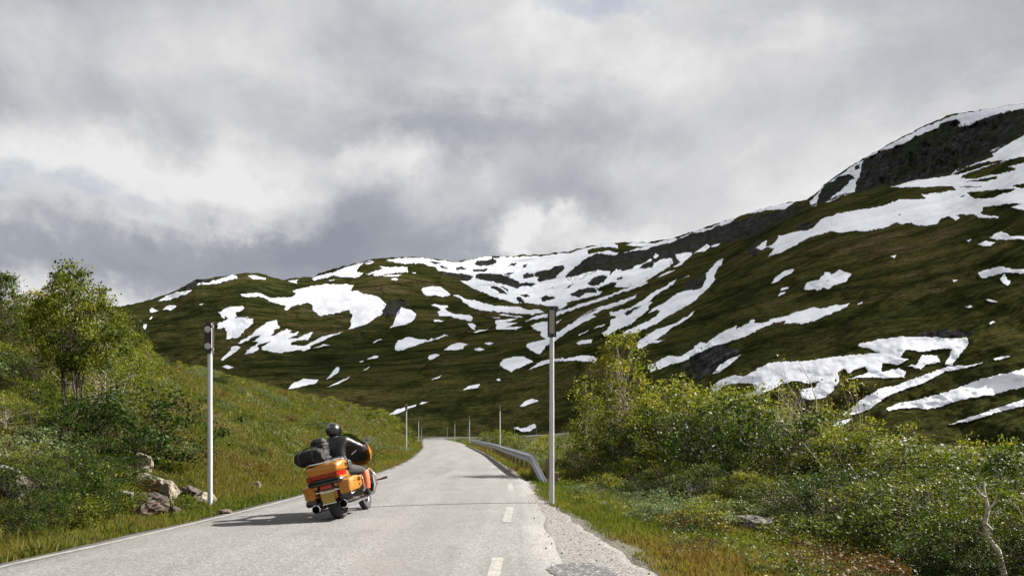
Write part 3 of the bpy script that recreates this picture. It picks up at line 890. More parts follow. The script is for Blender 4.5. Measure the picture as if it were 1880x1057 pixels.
SNOW = [  # outline, label (None: one of the many small patches nothing tells apart)
    ('A 462,490 560,440 640,410 720,395 808,380 795,398 730,430 650,460 560,488', 'slanting snow strip along the left shoulder of the ridge'),
    ('A 850,330 880,308 960,312 1030,290 1100,262 1200,240 1250,258 1245,275 1160,290 1060,320 940,335 890,328 858,338', 'snow strip beside the dark knob on the left summit'),
    ('A 1345,245 1400,242 1480,258 1525,270 1510,282 1400,275', 'thin snow sliver just under the left summit'),
    ('A 390,580 425,553 480,588 405,605', None), ('A 520,578 570,535 640,528 658,540 600,578 560,570', None), ('A 385,655 420,637 420,652 390,667', None),
    ('A 328,740 335,715 370,712 350,770', None), ('A 875,520 918,512 895,530', None),
    ('A 1060,605 1150,550 1220,540 1265,545 1285,535 1303,550 1300,575 1230,605 1240,640 1215,660 1290,645 1350,645 1330,660 1395,662 1407,690 1330,760 1250,845 1135,860 1150,800 1130,750 1050,765 1055,700 1110,690 1160,655 1130,635 1120,660 1090,650 1080,620', 'jagged snow patch just right of the twin-reflector pole top'),
    ('A 1085,1057 1120,1020 1180,970 1190,930 1240,922 1280,938 1230,980 1150,1035 1100,1070', 'narrow tapering snow tongue right of the twin-reflector pole'),
    ('B 8,355 60,348 140,340 180,350 240,385 330,380 420,375 460,345 425,325 520,305 600,285 700,268 760,275 830,268 925,280 885,325 960,322 990,350 1060,355 1120,372 1150,400 1185,435 1160,480 1145,520 1100,545 1040,585 960,620 880,636 905,600 890,570 920,520 880,488 790,500 700,520 640,530 610,500 580,480 590,450 580,430 500,430 440,445 370,480 355,470 375,445 300,425 240,410 190,375 150,372 40,380', 'largest snowfield on the left hill, hooked around brown heath'),
    ('B 1208,632 1240,600 1255,560 1270,510 1310,458 1380,478 1430,510 1420,545 1385,580 1330,600 1250,615', 'leaf-shaped snow patch right of the dark outcrop'),
    ('Q 78,695 80,655 110,630 160,615 215,630 260,635 310,620 385,603 370,615 300,632 200,665 130,690', 'rounded snow patch with a thin tail to the right'),
    ('B -20,765 0,730 60,705 140,640 220,580 295,560 300,590 325,620 280,640 285,665 250,690 300,680 340,650 390,632 420,650 400,670 480,660 440,690 390,715 450,710 530,680 595,660 580,690 550,720 480,730 410,745 410,765 500,770 540,765 600,730 650,700 760,675 840,650 800,675 700,715 620,750 570,775 580,790 510,820 495,800 400,818 330,827 250,820 220,805 175,808 180,780 270,720 200,750 140,765 160,800 100,825 40,842 60,800 130,765 150,745 110,735 180,680 130,690 80,715 30,745', 'striped fan of snow fingers below the largest left snowfield'),
    ('B 590,790 680,755 730,762 640,780', None),
    ('B 585,225 600,218 650,200 700,185 780,170 820,150 900,125 980,100 1080,80 1090,92 1000,100 975,130 945,150 955,175 1000,185 960,218 860,218 800,212 750,208 690,225 600,245', 'snow streak climbing the skyline left of the bowl'),
    ('B 1015,200 1080,175 1150,150 1230,138 1355,128 1365,175 1290,178 1200,185 1120,208 1080,205 1090,190', 'wedge of snow under the dark rocks left of the bowl'),
    ('B 1015,105 1075,95 1080,105 1030,115', None), ('B 1130,125 1210,135 1205,150 1160,148', None), ('B 1145,208 1230,195 1310,195 1280,210', None), ('B 1215,235 1250,220 1282,230 1275,240', None),
    ('B 1380,178 1430,175 1420,185', None), ('B 380,240 470,238 455,250 470,268 430,258', None), ('B 715,245 775,230 760,242 720,250', None), ('B 1025,880 1090,848 1125,850 1110,870', None),
    ('B 965,900 1000,885 1005,892 975,903', None), ('B 998,968 1050,938 1050,948 1010,968', None), ('B 1075,745 1140,712 1145,718 1090,745', None),
    ('B 700,1040 750,985 780,945 808,940 800,980 740,1025', 'white stream of meltwater tumbling in a dark gully'),
    ('P 1022,915 1040,885 1110,855 1195,860 1180,880 1120,895', 'snow patch beside the meltwater gully, above the left shrubs'), ('P 1248,905 1310,870 1380,840 1360,858 1290,890', None), ('P 645,785 665,775 715,788 680,798', None),
    ('T 85,240 150,190 260,155 350,135 375,130 365,150 280,180 180,225 110,245', 'snow strip behind the far pole left of the road bend'), ('T 400,130 450,100 495,105 440,130', None),
    ('T 1488,155 1550,100 1610,72 1680,80 1690,100 1600,125 1540,150', None), ('T 1420,385 1470,370 1500,390 1560,380 1600,355 1660,335 1665,375 1600,420 1510,425 1470,400', 'low snowbank at the valley floor beside the far road'),
    ('Q 262,735 275,720 310,712 335,718 300,740 275,748', None), ('Q 360,690 400,660 450,648 495,658 470,670 465,685 430,692', None), ('Q 525,688 560,675 590,688 560,697', None), ('Q 585,652 610,645 640,652 610,662', None),
    ('Q 280,865 345,832 330,850', None), ('Q 655,860 668,852 682,862 668,868', None), ('Q 460,920 500,895 565,882 550,905 500,915', None),
    ('Q 675,775 700,745 760,728 820,732 870,755 830,775 785,795 740,815 710,800', 'shield-shaped snow patch left of the single-reflector pole'),
    ('Q 835,808 880,775 940,745 1000,738 1060,738 1130,722 1215,725 1228,745 1215,765 1170,758 1100,750 1000,755 920,775', 'flat snow strip passing behind the single-reflector pole'),
    ('Q 788,1015 820,980 860,968 892,980 850,995', None), ('Q 1112,650 1140,635 1205,630 1195,650 1130,660', 'small oval snow patch right of the single-reflector pole'),
    ('C 58,515 80,495 150,485 230,490 280,525 310,560 240,578 180,562 100,565 75,545', 'rounded snow patch at the left lip of the bowl'),
    ('C 330,560 370,558 420,590 500,605 560,615 640,640 740,650 840,658 920,665 990,685 1040,675 1115,705 1000,722 880,718 740,705 600,690 510,680 450,645 400,600', 'long snow ribbon sagging across the bowl'),
    ('C 140,640 280,645 292,668 260,672 290,700 340,718 460,725 510,765 480,780 400,765 330,748 280,732 215,735 195,705 220,690 210,670 160,655', 'stepped snow patch below the left lip of the bowl'),
    ('C 165,768 210,768 248,778 230,787 170,785', None), ('C 455,795 490,795 525,820 505,835 515,860 490,848 465,820', None), ('C 495,878 540,855 630,845 600,858 520,878', None),
    ('C 715,720 760,718 850,735 928,742 900,750 820,738 740,730', None),
    ('C 685,770 760,768 880,752 840,770 760,790 870,790 820,812 770,835 800,830 915,825 860,850 800,852 760,848 690,848 700,810 683,800', 'forked snow patch under the long bowl ribbon'), ('C 640,752 740,745 700,756', None),
    ('C 935,778 1010,745 1100,720 1180,708 1280,680 1380,643 1480,610 1563,592 D 80,735 200,700 350,655 480,605 600,565 685,535 680,550 600,585 500,620 400,655 300,695 220,725 120,750 0,795 C 1200,735 1100,752', 'upper of the two long snow ribbons descending from the right cliffs'),
    ('C 935,990 960,965 1050,945 1120,930 1070,900 1075,868 1020,850 990,820 1060,785 1125,785 1180,790 1250,760 1230,780 1180,815 1120,850 1180,885 1280,830 1380,760 1480,695 1560,675 D 90,855 190,795 300,745 450,700 590,650 570,680 470,730 330,770 220,810 255,828 150,880 60,930 0,962 C 1180,945 1130,980 1100,1020 1060,1057 1010,1040', 'lower long snow ribbon branching behind the single-reflector pole'),
    ('C 1385,890 1490,850 1440,875 1390,900', None), ('D 228,935 260,915 325,895 310,910', None),
    ('B 1180,75 1300,62 1450,58 1586,72 C 200,262 335,278 400,282 470,262 560,237 650,234 740,234 830,242 930,234 1080,230 1200,214 1320,203 D 100,270 210,245 300,222 400,212 440,255 390,250 290,250 200,265 175,290 190,300 270,290 350,275 445,300 400,320 300,300 240,305 140,355 60,425 0,470 C 1270,395 1300,430 1330,450 1380,410 1410,425 1440,395 1500,375 1563,345 D 0,505 40,540 90,505 140,515 160,485 240,460 260,440 370,450 360,490 420,430 440,440 480,450 560,430 580,400 640,390 710,345 740,380 790,350 880,345 900,370 870,410 800,450 720,500 640,550 560,580 500,590 400,585 430,550 380,545 300,580 240,590 300,625 280,650 180,670 100,690 0,715 0,735 C 1240,680 1215,675 1222,655 1120,655 1060,640 960,625 860,632 800,615 720,590 640,560 560,530 500,500 440,470 385,440 480,435 500,400 450,385 350,375 210,355 190,330 110,310 30,285 B 1440,102 1300,105 1230,90', 'great snowfield filling the bowl between the hills'),
    ('D 480,300 540,275 640,250 740,208 850,185 920,170 935,180 900,205 800,225 720,250 660,275 560,280', 'snow cornice above the central dark cliff band'), ('D 500,232 560,205 640,208 710,212 680,235 640,245 560,238', 'flat snow cap on the skyline above the waterfall cliff'), ('D 735,330 750,295 780,320 755,345', None),
    ('D 920,310 1000,290 1050,290 1060,310 1000,360 970,400 900,420 910,405 960,375 930,340', 'snow patch at the foot of the cliff band, right end'), ('D 1070,300 1120,265 1180,222 1215,240 1160,285 1100,290', None), ('D 1220,240 1260,218 1300,215 1270,238 1225,250', None),
    ('D 935,178 1000,150 1100,110 1220,80 1300,45 1410,5 1420,10 1380,45 1320,65 1260,70 1220,95 1120,125 1060,130 980,170', 'thin snow cornice on the rising middle ridge'),
    ('R 250,668 330,635 420,610 540,598 550,600 500,635 400,640 300,660', 'snow cap on the hump below the right cliffs'),
    ('R 640,590 690,540 700,520 760,470 830,430 930,360 1010,310 1130,250 1300,165 1450,105 1560,80 1700,55 1865,28 2100,0 2100,30 1865,60 1750,85 1640,115 1560,155 1500,165 1490,160 1505,140 1480,120 1390,150 1360,175 1230,225 1220,245 1150,270 1060,300 960,345 940,370 930,440 905,480 910,500 895,540 830,560 760,590 730,595 800,540 830,520 860,490 870,470 900,460 880,435 800,450 780,475 740,480 705,525 690,560 680,610 650,620', 'snow cornice crowning the high right ridge above black cliffs'),
    ('D 765,510 800,480 850,455 920,437 890,455 810,490', None), ('D 985,510 1040,475 1030,490', None),
    ('D 365,795 400,790 430,785 490,770 540,760 600,720 680,670 760,610 850,565 920,518 910,550 840,600 760,650 690,710 730,712 690,750 700,770 640,810 590,860 520,910 430,940 360,985 300,975 340,940 370,900 370,870 420,830 370,825', 'ragged diagonal snow streak above the tall right birch'),
    ('D 1325,340 1320,370 1260,460 1245,490 1260,520 1190,600 1120,660 1060,720 960,770 860,830 740,900 640,950 520,985 450,985 520,940 600,910 740,840 790,790 770,770 690,805 720,770 790,730 850,700 930,635 1030,610 1130,600 1170,530 1180,470 1230,410 1280,365', 'broad diagonal snow chute rising to a curved tip'),
    ('D 590,1050 650,1010 740,950 850,910 920,890 970,855 1020,830 1085,785 1060,820 980,880 900,920 840,970 780,1010 740,1030 830,1025 770,1050 700,1060 640,1090 600,1110', 'diagonal snow streak just right of the tall birch top'),
    ('E 495,250 540,220 590,180 580,220 575,240 630,230 690,170 690,150 820,120 930,108 990,80 1030,30 1065,0 F 100,860 270,840 390,810 440,795 520,760 640,770 740,760 700,725 860,705 985,690 960,655 740,660 560,665 430,660 540,630 640,605 780,585 900,570 940,560 1010,495 1020,490 980,540 1100,480 1175,448 1250,430 1310,400 1280,355 1360,325 1450,280 1563,215 1700,160 1700,830 1563,860 1500,845 1455,835 1540,800 1400,805 1210,835 1200,880 1250,905 1340,905 1350,920 1180,915 1140,890 990,895 1020,920 990,940 930,905 860,925 830,970 740,990 660,980 600,960 540,975 480,955 400,1000 240,1030 100,1035 0,1045 E 1140,112 1060,130 940,170 860,210 790,250 700,300 590,325 620,295 650,265 600,245 540,275 520,260', 'widest snowfield, sweeping across the upper right slope'),
    ('E 625,558 660,500 740,445 800,432 820,435 800,465 740,490 680,535', None), ('E 700,615 715,590 770,582 765,600', None), ('E 675,662 700,630 750,622 735,642', None),
    ('E 895,600 930,540 1030,520 1075,460 1130,458 1130,478 1200,435 1230,455 1300,465 1290,490 1250,540 1200,550 1100,600 1060,585 1030,612 1000,600 960,608', 'isolated ragged snow patch in the middle of the right slope'),
    ('S 25,510 80,490 130,462 180,470 230,440 280,400 320,400 E 130,1010 200,965 300,920 335,905 320,940 380,910 440,885 450,860 478,860 475,890 560,885 640,850 740,835 840,790 990,755 1050,765 1160,735 1280,725 1270,745 1190,785 1080,830 980,870 880,895 800,885 740,895 740,865 640,890 520,940 440,985 330,1025 230,1057 S 340,420 260,455 210,490 130,510 35,545', 'long diagonal snow strip rising right from the birch'),
    ('S 342,555 380,510 420,485 485,457 440,500 380,545', None), ('E 1348,730 1395,705 1390,720 1355,735', None),
    ('G 1175,470 1210,450 1300,425 1370,405 1450,430 1563,435 1700,440 1700,480 1563,470 1450,465 1410,460 1350,470 1290,490 1210,510', 'snow patch at the right edge above a dark gully'), ('G 1360,515 1400,470 1420,520 1450,530 1440,560 1420,575 1380,545', None),
    ('G 1275,175 1310,135 1375,115 1450,150 1563,160 1660,175 1560,180 1480,178 1410,190 1310,180', 'low humped snow patch near the right edge'), ('G 1168,222 1240,195 1320,210 1270,240 1200,235', None), ('G 438,325 490,312 465,340', None), ('G 957,520 1010,525 970,543', None),
    ('G 1240,690 1270,685 1340,708 1300,716', None), ('G 1065,752 1110,738 1130,752 1095,765', None), ('G 1260,890 1300,868 1320,880 1280,897', None), ('G 1075,190 1120,182 1100,203', None),
    ('S 335,690 360,650 330,625 380,585 445,560 500,570 560,530 620,500 690,492 800,490 950,470 1080,455 1175,450 1110,430 1060,415 1080,402 1160,385 1280,368 1400,372 1500,378 1600,375 1610,400 1570,450 1520,515 1490,505 1530,435 1480,430 1380,445 1300,435 1265,470 1310,480 1260,510 1180,500 1175,545 1260,525 1300,540 1290,570 1200,575 1100,570 1050,575 1020,580 1110,545 1100,520 1050,530 1010,555 990,525 960,550 970,590 940,630 900,670 830,685 780,670 785,630 850,620 870,590 820,600 760,590 690,600 620,640 550,665 480,690 520,650 560,630 540,600 460,600 400,610 370,640 380,660', 'big lace-edged snowfield low on the right slope behind the bare branches'),
    ('S 1305,515 1350,505 1380,460 1450,465 1470,495 1400,510 1370,530', None),
    ('H 30,745 120,670 220,590 360,515 500,490 620,440 750,395 880,350 960,330 1080,325 1220,298 1150,325 1000,360 900,370 800,430 700,480 560,520 440,570 340,630 260,690 140,735', 'curving snow tongue below the lace-edged snowfield'),
    ('H 390,695 470,650 640,620 830,570 1000,520 1120,470 1250,425 1400,390 1563,355 1700,320 1700,490 1563,510 1450,530 1300,570 1100,600 950,640 860,670 740,698 680,685 540,682 430,708', 'broad snow band running out of the right edge'),
    ('H 920,825 1020,790 1200,730 1380,670 1563,610 1700,570 1700,630 1563,665 1400,705 1200,765 1080,800', 'lowest thin snow strip at the right edge above the shrubs'),
    ('H 480,975 600,940 570,965 500,980', None), ('H 1300,270 1370,250 1460,243 1400,265 1320,285', None), ('S 875,825 960,790 1035,770 1000,800 920,820', None),
    ('U 110,745 200,690 300,678 240,700 150,740', 'snow strip glimpsed between the stems left of the tall birch')]


def snow_mat():
    m, t, b = new_mat('old_snow')
    tc = nd(t, 'ShaderNodeTexCoord').outputs['Object']
    n = noise(t, tc, 0.02, 6, 0.6)
    n2 = noise(t, tc, 0.25, 5, 0.65)
    f = mth(t, 'ADD', mth(t, 'MULTIPLY', n, 0.6), mth(t, 'MULTIPLY', n2, 0.4))
    t.links.new(ramp(t, f, [(0.34, (0.50, 0.51, 0.54)), (0.46, (0.68, 0.70, 0.75)), (0.56, (0.76, 0.785, 0.84)), (0.75, (0.82, 0.84, 0.89))]), b.inputs['Base Color'])  # bluish tint painted in, standing for blue skylight on shaded snow
    b.inputs['Roughness'].default_value = 0.7
    b.inputs['Specular IOR Level'].default_value = 0.2
    bp = nd(t, 'ShaderNodeBump', {'Strength': 0.35, 'Distance': 1.2, 'Height': f})
    t.links.new(bp.outputs[0], b.inputs['Normal'])
    return m


def build_snow():
    m = snow_mat()
    for s, lab in SNOW:
        p = poly(s)
        big = np.ptp(p[:, 0]) > 60
        st = 1.25 if big else 0.9
        x = np.arange(p[:, 0].min() - 5, p[:, 0].max() + 5, st)
        y = np.arange(p[:, 1].min() - 5, p[:, 1].max() + 5, st)
        X, Y = np.meshgrid(x, y)
        xc, yc = X[:-1, :-1] + st / 2, Y[:-1, :-1] + st / 2
        a = 1.5 if big else 0.8
        xw = xc + a * fbm(xc / 6, yc / 5, 101, 3); yw = yc + a * 0.8 * fbm(xc / 6, yc / 5, 102, 3)
        k = poly_mask(p, xw, yw)
        if big:
            for h in HOLES:
                k &= ~poly_mask(h, xw, yw)
            k &= ~(fbm(xc / 7, yc / 4, 105, 3) > 1.34)
        k &= (yc > yr(xc) + 0.4) & (yc < yb(xc) - 3)
        D, _ = depth(X, Y)
        # leave out cells that would bridge the gap behind the spur
        c4 = np.stack([D[:-1, :-1], D[1:, :-1], D[1:, 1:], D[:-1, 1:]])
        k &= (c4.max(0) / c4.min(0)) < 1.12
        if not k.any():
            continue
        Pt = at(X, Y, D * 0.9965); Pb = at(X, Y, D * 1.002)
        ny, nx = X.shape
        idx = np.arange(nx * ny).reshape(ny, nx)
        r, c = np.nonzero(k)
        F = [np.stack([idx[r, c], idx[r, c + 1], idx[r + 1, c + 1], idx[r + 1, c]], 1)]
        kp = np.pad(k, 1)
        off = nx * ny
        for dr, dc, i0, i1 in ((-1, 0, (0, 0), (0, 1)), (1, 0, (1, 1), (1, 0)), (0, -1, (1, 0), (0, 0)), (0, 1, (0, 1), (1, 1))):
            e = k & ~kp[1 + dr:1 + dr + k.shape[0], 1 + dc:1 + dc + k.shape[1]]
            r, c = np.nonzero(e)
            a0 = idx[r + i0[0], c + i0[1]]; a1 = idx[r + i1[0], c + i1[1]]
            F.append(np.stack([a1, a0, a0 + off, a1 + off], 1))
        F = np.concatenate(F)
        V = np.concatenate([Pt.reshape(-1, 3), Pb.reshape(-1, 3)])
        u, inv = np.unique(F, return_inverse=True)
        V = V[u]; F = inv.reshape(F.shape)
        o = V.mean(0)
        stream = lab and 'stream' in lab
        me = mesh_np('snow_patch', V - o, F[:, ::-1], [m], True)
        tag(obj('meltwater_stream' if stream else 'snow_patch', me, loc=o), lab or snow_zone(p[:, 0].mean(), p[:, 1].mean()), 'stream' if stream else 'snow patch', None if stream else 'snow patches on the mountainside')


build_snow()


def build_cloud():
    """the cloud that keeps the mountain in shade while the road lies in the sun"""
    zc = 2600.0
    gx = np.arange(-1600, 2600, 50.0); gy = np.arange(-100, 3300, 50.0)
    X, Y = np.meshgrid(gx, gy)
    edge = np.interp(X, [-2000, -60, 60, 130, 260, 2600], [500, 470, 400, 290, 165, -300]) + 60 * fbm(X / 160, Y / 160, 191, 3)
    inside = np.clip((Y - edge) / 150, -1, 1)
    th = np.clip(inside, 0, 1)
    thin = 0.08 + 0.30 * sstep(100, -350, X) * sstep(400, 800, Y) + 0.10 * fbm(X / 300, Y / 300, 193, 3)
    thin = np.clip(thin, 0.03, 0.45) * th + (1 - th) * 0.95
    sh = (zc - 150) / math.tan(SUN_EL)
    PX = X + sh * math.sin(SUN_AZ); PY = Y + sh * math.cos(SUN_AZ)
    lump = fbm(X / 260, Y / 260, 195, 4)
    top = zc + (60 + 160 * np.clip(0.6 + lump, 0, 2)) * th ** 0.5
    bot = zc - (20 + 25 * np.clip(0.5 + fbm(X / 200, Y / 200, 197, 3), 0, 2)) * th ** 0.5
    ny, nx = X.shape
    idx = np.arange(nx * ny).reshape(ny, nx)
    k = (inside[:-1, :-1] > -0.05) & (inside[1:, :-1] > -0.05) & (inside[:-1, 1:] > -0.05) & (inside[1:, 1:] > -0.05)
    r, c = np.nonzero(k)
    Ft = np.stack([idx[r, c], idx[r, c + 1], idx[r + 1, c + 1], idx[r + 1, c]], 1)
    Fb = Ft[:, ::-1] + nx * ny
    V = np.concatenate([np.stack([PX, PY, top], -1).reshape(-1, 3), np.stack([PX, PY, bot], -1).reshape(-1, 3)])
    F = np.concatenate([Ft, Fb])
    u, inv = np.unique(F, return_inverse=True)
    at2 = np.concatenate([thin.ravel(), thin.ravel()])[u]
    m, t, b = new_mat('cloud')
    tl = nd(t, 'ShaderNodeBsdfTranslucent', {'Color': (0.9, 0.9, 0.92, 1)})
    tp = nd(t, 'ShaderNodeBsdfTransparent')
    f = mth(t, 'SQRT', nd(t, 'ShaderNodeAttribute', attribute_name='thin').outputs['Fac'])
    mx = nd(t, 'ShaderNodeMixShader', {0: f, 1: tl.outputs[0], 2: tp.outputs[0]})
    t.links.new(mx.outputs[0], t.nodes['Material Output'].inputs[0])
    tag(obj('cloud', mesh_np('cloud', V[u], inv.reshape(F.shape), [m], True, {'thin': at2})), kind='structure')


build_cloud()

# ------------------------------------------------------------------ roadside poles
def pole(px, Y, ytop, side, label):
    X = (px - HX) / FPX * Y
    zt = CAMZ + (HY - ytop) / FPX * Y
    zb = float(ground_z(X, Y))
    o = empty('snow_pole', (X, Y, zb))
    h = zt - zb
    n = 20 if Y < 30 else 10
    MB().lathe([(0.001, -0.3), (0.047, -0.3), (0.047, h * 0.52), (0.0445, h * 0.53), (0.0445, h - 0.02), (0.03, h - 0.005), (0.001, h - 0.005)], (0, 0, 0), 'Z', n).build('post', M['steel'], o, True)
    if side == 'L':
        pl = MB().box(-0.085, 0.055, -0.075, -0.060, h - 0.60, h, 0.004).build('reflector_plate', M['black'], o)
        for zz in (h - 0.14, h - 0.46):
            MB().lathe([(0.0005, -0.086), (0.05, -0.086), (0.062, -0.081), (0.062, -0.074)], (-0.015, 0, zz), 'Y', 28).build('round_reflector', M['lens'], pl, True)
        if Y < 30:
            for sx in (-0.065, 0.035):
                for zz in (h - 0.03, h - 0.57):
                    MB().lathe([(0.0005, -0.082), (0.008, -0.080), (0.008, -0.074)], (sx, 0, zz), 'Y', 8).build('bolt', M['steel'], pl)
        br = MB().box(0.060, 0.092, -0.05, -0.040, h - 0.62, h, 0.003).build('side_bracket', M['bracket'], o)
        for zz in (h - 0.08, h - 0.52):
            MB().box(-0.05, 0.091, -0.0595, -0.0505, zz - 0.025, zz + 0.025).build('clamp', M['steel'], br)
    else:
        pl = MB().box(-0.085, 0.085, -0.075, -0.060, h - 0.60, h, 0.004).build('reflector_plate', M['black'], o)
        MB().box(-0.05, 0.05, -0.083, -0.0755, h - 0.53, h - 0.075, 0.003).build('rectangular_reflector', M['beige'], pl)
        if Y < 30:
            for sx in (-0.05, 0.05):
                for zz in (h - 0.035, h - 0.565):
                    MB().lathe([(0.0005, -0.082), (0.008, -0.080), (0.008, -0.074)], (sx, 0, zz), 'Y', 8).build('bolt', M['steel'], pl)
        for zz in (h - 0.10, h - 0.50):
            MB().box(-0.05, 0.05, -0.0595, -0.0475, zz - 0.025, zz + 0.025).build('clamp', M['steel'], o)
    tag(o, label, 'pole', 'marker poles along the road')
    return o


for a in ((385.5, 15.3, 592, 'L', 'grey steel pole with two round reflectors, left verge near the boulders'),
          (1013, 15.5, 563, 'R', 'grey steel pole with one upright rectangular reflector by the guard rail end'),
          (746, 60, 740, 'L', 'second marker pole on the left verge, beyond the motorcycle'),
          (768.5, 110, 766, 'L', 'third marker pole on the left verge, at the bend'),
          (774, 190, 779, 'L', 'thin farthest marker pole on the left verge of the bend'),
          (918, 61, 740, 'R', 'marker pole rising behind the middle of the guard rail'),
          (862, 100, 762, 'R', 'marker pole at the far end of the guard rail'),
          (835, 145, 772, 'R', 'thin marker pole standing in the grass wedge of the bend'),
          (821, 205, 779, 'R', 'thin far marker pole right of the road where it turns'),
          (859, 252, 782, 'R', 'hair-thin pole on the far road just left of the shrubs'),
          (911, 272, 783, 'R', 'hair-thin pole behind the shrubs at the far road'),
          (944.5, 262, 781, 'R', 'hair-thin pole left of the valley snowbank'),
          (984.5, 290, 777, 'R', 'hair-thin pole right of the valley snowbank')):
    pole(*a)


# ------------------------------------------------------------------ guard rail
def build_rail():
    ys = np.concatenate([np.arange(25, 40, 1.0), np.arange(40, 88, 2.0)])
    xs = XR(ys) + 0.46
    root = empty('guard_rail', (xs[0], ys[0], 0))
    prof = [(0.0, 0.00), (-0.02, 0.03), (-0.085, 0.055), (-0.085, 0.095), (-0.02, 0.125), (-0.005, 0.155), (-0.02, 0.185), (-0.085, 0.215), (-0.085, 0.255), (-0.02, 0.28), (0.0, 0.31)]
    prof = [(a * 0.9, b) for a, b in prof]
    path = [(0.96, 21.9, -0.28), (0.79, 23.5, 0.08)] + [(x, y, 0.40 if i else 0.38) for i, (x, y) in enumerate(zip(xs, ys))]

    def beam(pth):
        V, F = [], []
        n = len(prof)
        ring = prof + [(a + 0.006, b) for a, b in prof[::-1]]
        for x, y, z in pth:
            for a, b in ring:
                V.append((x + a - root.location.x, y - root.location.y, z + b))
        k = len(ring)
        for i in range(len(pth) - 1):
            for j in range(k):
                F.append((i * k + j, i * k + (j + 1) % k, (i + 1) * k + (j + 1) % k, (i + 1) * k + j))
        F.append(tuple(range(k))); F.append(tuple(len(V) - 1 - j for j in range(k)))
        return MB().add(V, F)
    beam(path[2:]).build('steel_beam', M['rail'], root)
    beam(path[:3]).build('sloping_end_piece', M['rail'], root)
    y = 25.6
    while y < 87:
        x = float(XR(y) + 0.46)
        zb = float(ground_z(x + 0.1, y)) - 0.2
        X0, Y0 = x - root.location.x, y - root.location.y
        p = MB().box(X0 + 0.012, X0 + 0.13, Y0 - 0.05, Y0 + 0.05, zb, 0.69, 0.006).build('timber_post', M['wood'], root)
        y += 2.0 if y < 50 else 4.0
    for (x, y, z) in ((0.93, 24.2, 0.60), (1.06, 22.6, 0.24)):
        zb = float(ground_z(x, y)) - 0.2
        X0, Y0 = x - root.location.x + 0.1, y - root.location.y
        MB().box(X0, X0 + 0.16, Y0 - 0.07, Y0 + 0.07, zb, z, 0.006).build('timber_post', M['wood'], root)
    tag(root, 'galvanised steel guard rail on timber posts along the right road edge', 'guard rail')


build_rail()


# ------------------------------------------------------------------ boulders
def rock_mat(name, c0, c1, lich):
    m, t, b = new_mat(name)
    tc = nd(t, 'ShaderNodeTexCoord').outputs['Object']
    n = noise(t, tc, 7, 8, 0.68)
    col = ramp(t, n, [(0.34, c0), (0.62, c1)])
    l = ramp(t, noise(t, tc, 12, 5, 0.6), [(0.54, (0, 0, 0)), (0.62, (1, 1, 1))])
    col = mixc(t, mth(t, 'MULTIPLY', l, 0.8), col, (*lich, 1))
    t.links.new(col, b.inputs['Base Color'])
    b.inputs['Roughness'].default_value = 0.92
    bp = nd(t, 'ShaderNodeBump', {'Strength': 0.9, 'Distance': 0.03, 'Height': n})
    t.links.new(bp.outputs[0], b.inputs['Normal'])
    return m


RM = {'grey': rock_mat('grey_rock', (0.0234, 0.0215, 0.0187), (0.1309, 0.1158, 0.0972), (0.1870, 0.1716, 0.1384)),
      'pale': rock_mat('pale_rock', (0.0748, 0.0601, 0.0411), (0.2150, 0.1802, 0.1346), (0.2805, 0.2488, 0.1945)),
      'brown': rock_mat('brown_rock', (0.0211, 0.0142, 0.0101), (0.1028, 0.0665, 0.0430), (0.1262, 0.1030, 0.0748)),
      'dark': rock_mat('dark_rock', (0.0071, 0.0056, 0.0045), (0.0514, 0.0365, 0.0262), (0.0935, 0.0729, 0.0524))}


def rock(px, pyb, w, h, mt, seed, label, Y=None):
    p = hit(px, pyb) if Y is None else None
    s = p[1] / FPX
    W, H = w * s * 0.88, h * s * 0.9
    bm = bmesh.new()
    bmesh.ops.create_icosphere(bm, subdivisions=4, radius=1.0)
    rnd = random.Random(seed)
    planes = [(Vector((rnd.gauss(0, 1), rnd.gauss(0, 1), rnd.gauss(0.2, 1))).normalized(), rnd.uniform(0.5, 0.8)) for _ in range(12)]
    for v in bm.verts:
        c = v.co.copy()
        for n, d in planes:
            k = c.dot(n) - d
            if k > 0:
                c -= n * k * 0.92
        q = c * (1 + 0.10 * float(fbm(c.x * 2.3 + seed, c.y * 2.3 + c.z * 1.7, seed, 4)) + 0.07 * float(fbm(c.x * 8 + c.z * 5, c.y * 8 - c.z * 4, seed + 3, 3)))
        v.co = Vector((q.x * W * 0.62, q.y * W * 0.5, q.z * H * 0.72))
    me = bpy.data.meshes.new('boulder')
    bm.to_mesh(me); bm.free()
    me.materials.append(RM[mt])
    o = obj('boulder', me, loc=(p[0], p[1] + W * 0.2, p[2] + H * 0.28))
    o.rotation_euler = (rnd.uniform(-.15, .15), rnd.uniform(-.2, .2), rnd.uniform(-.3, .3))
    tag(o, label, 'boulder', 'boulders on the verges')


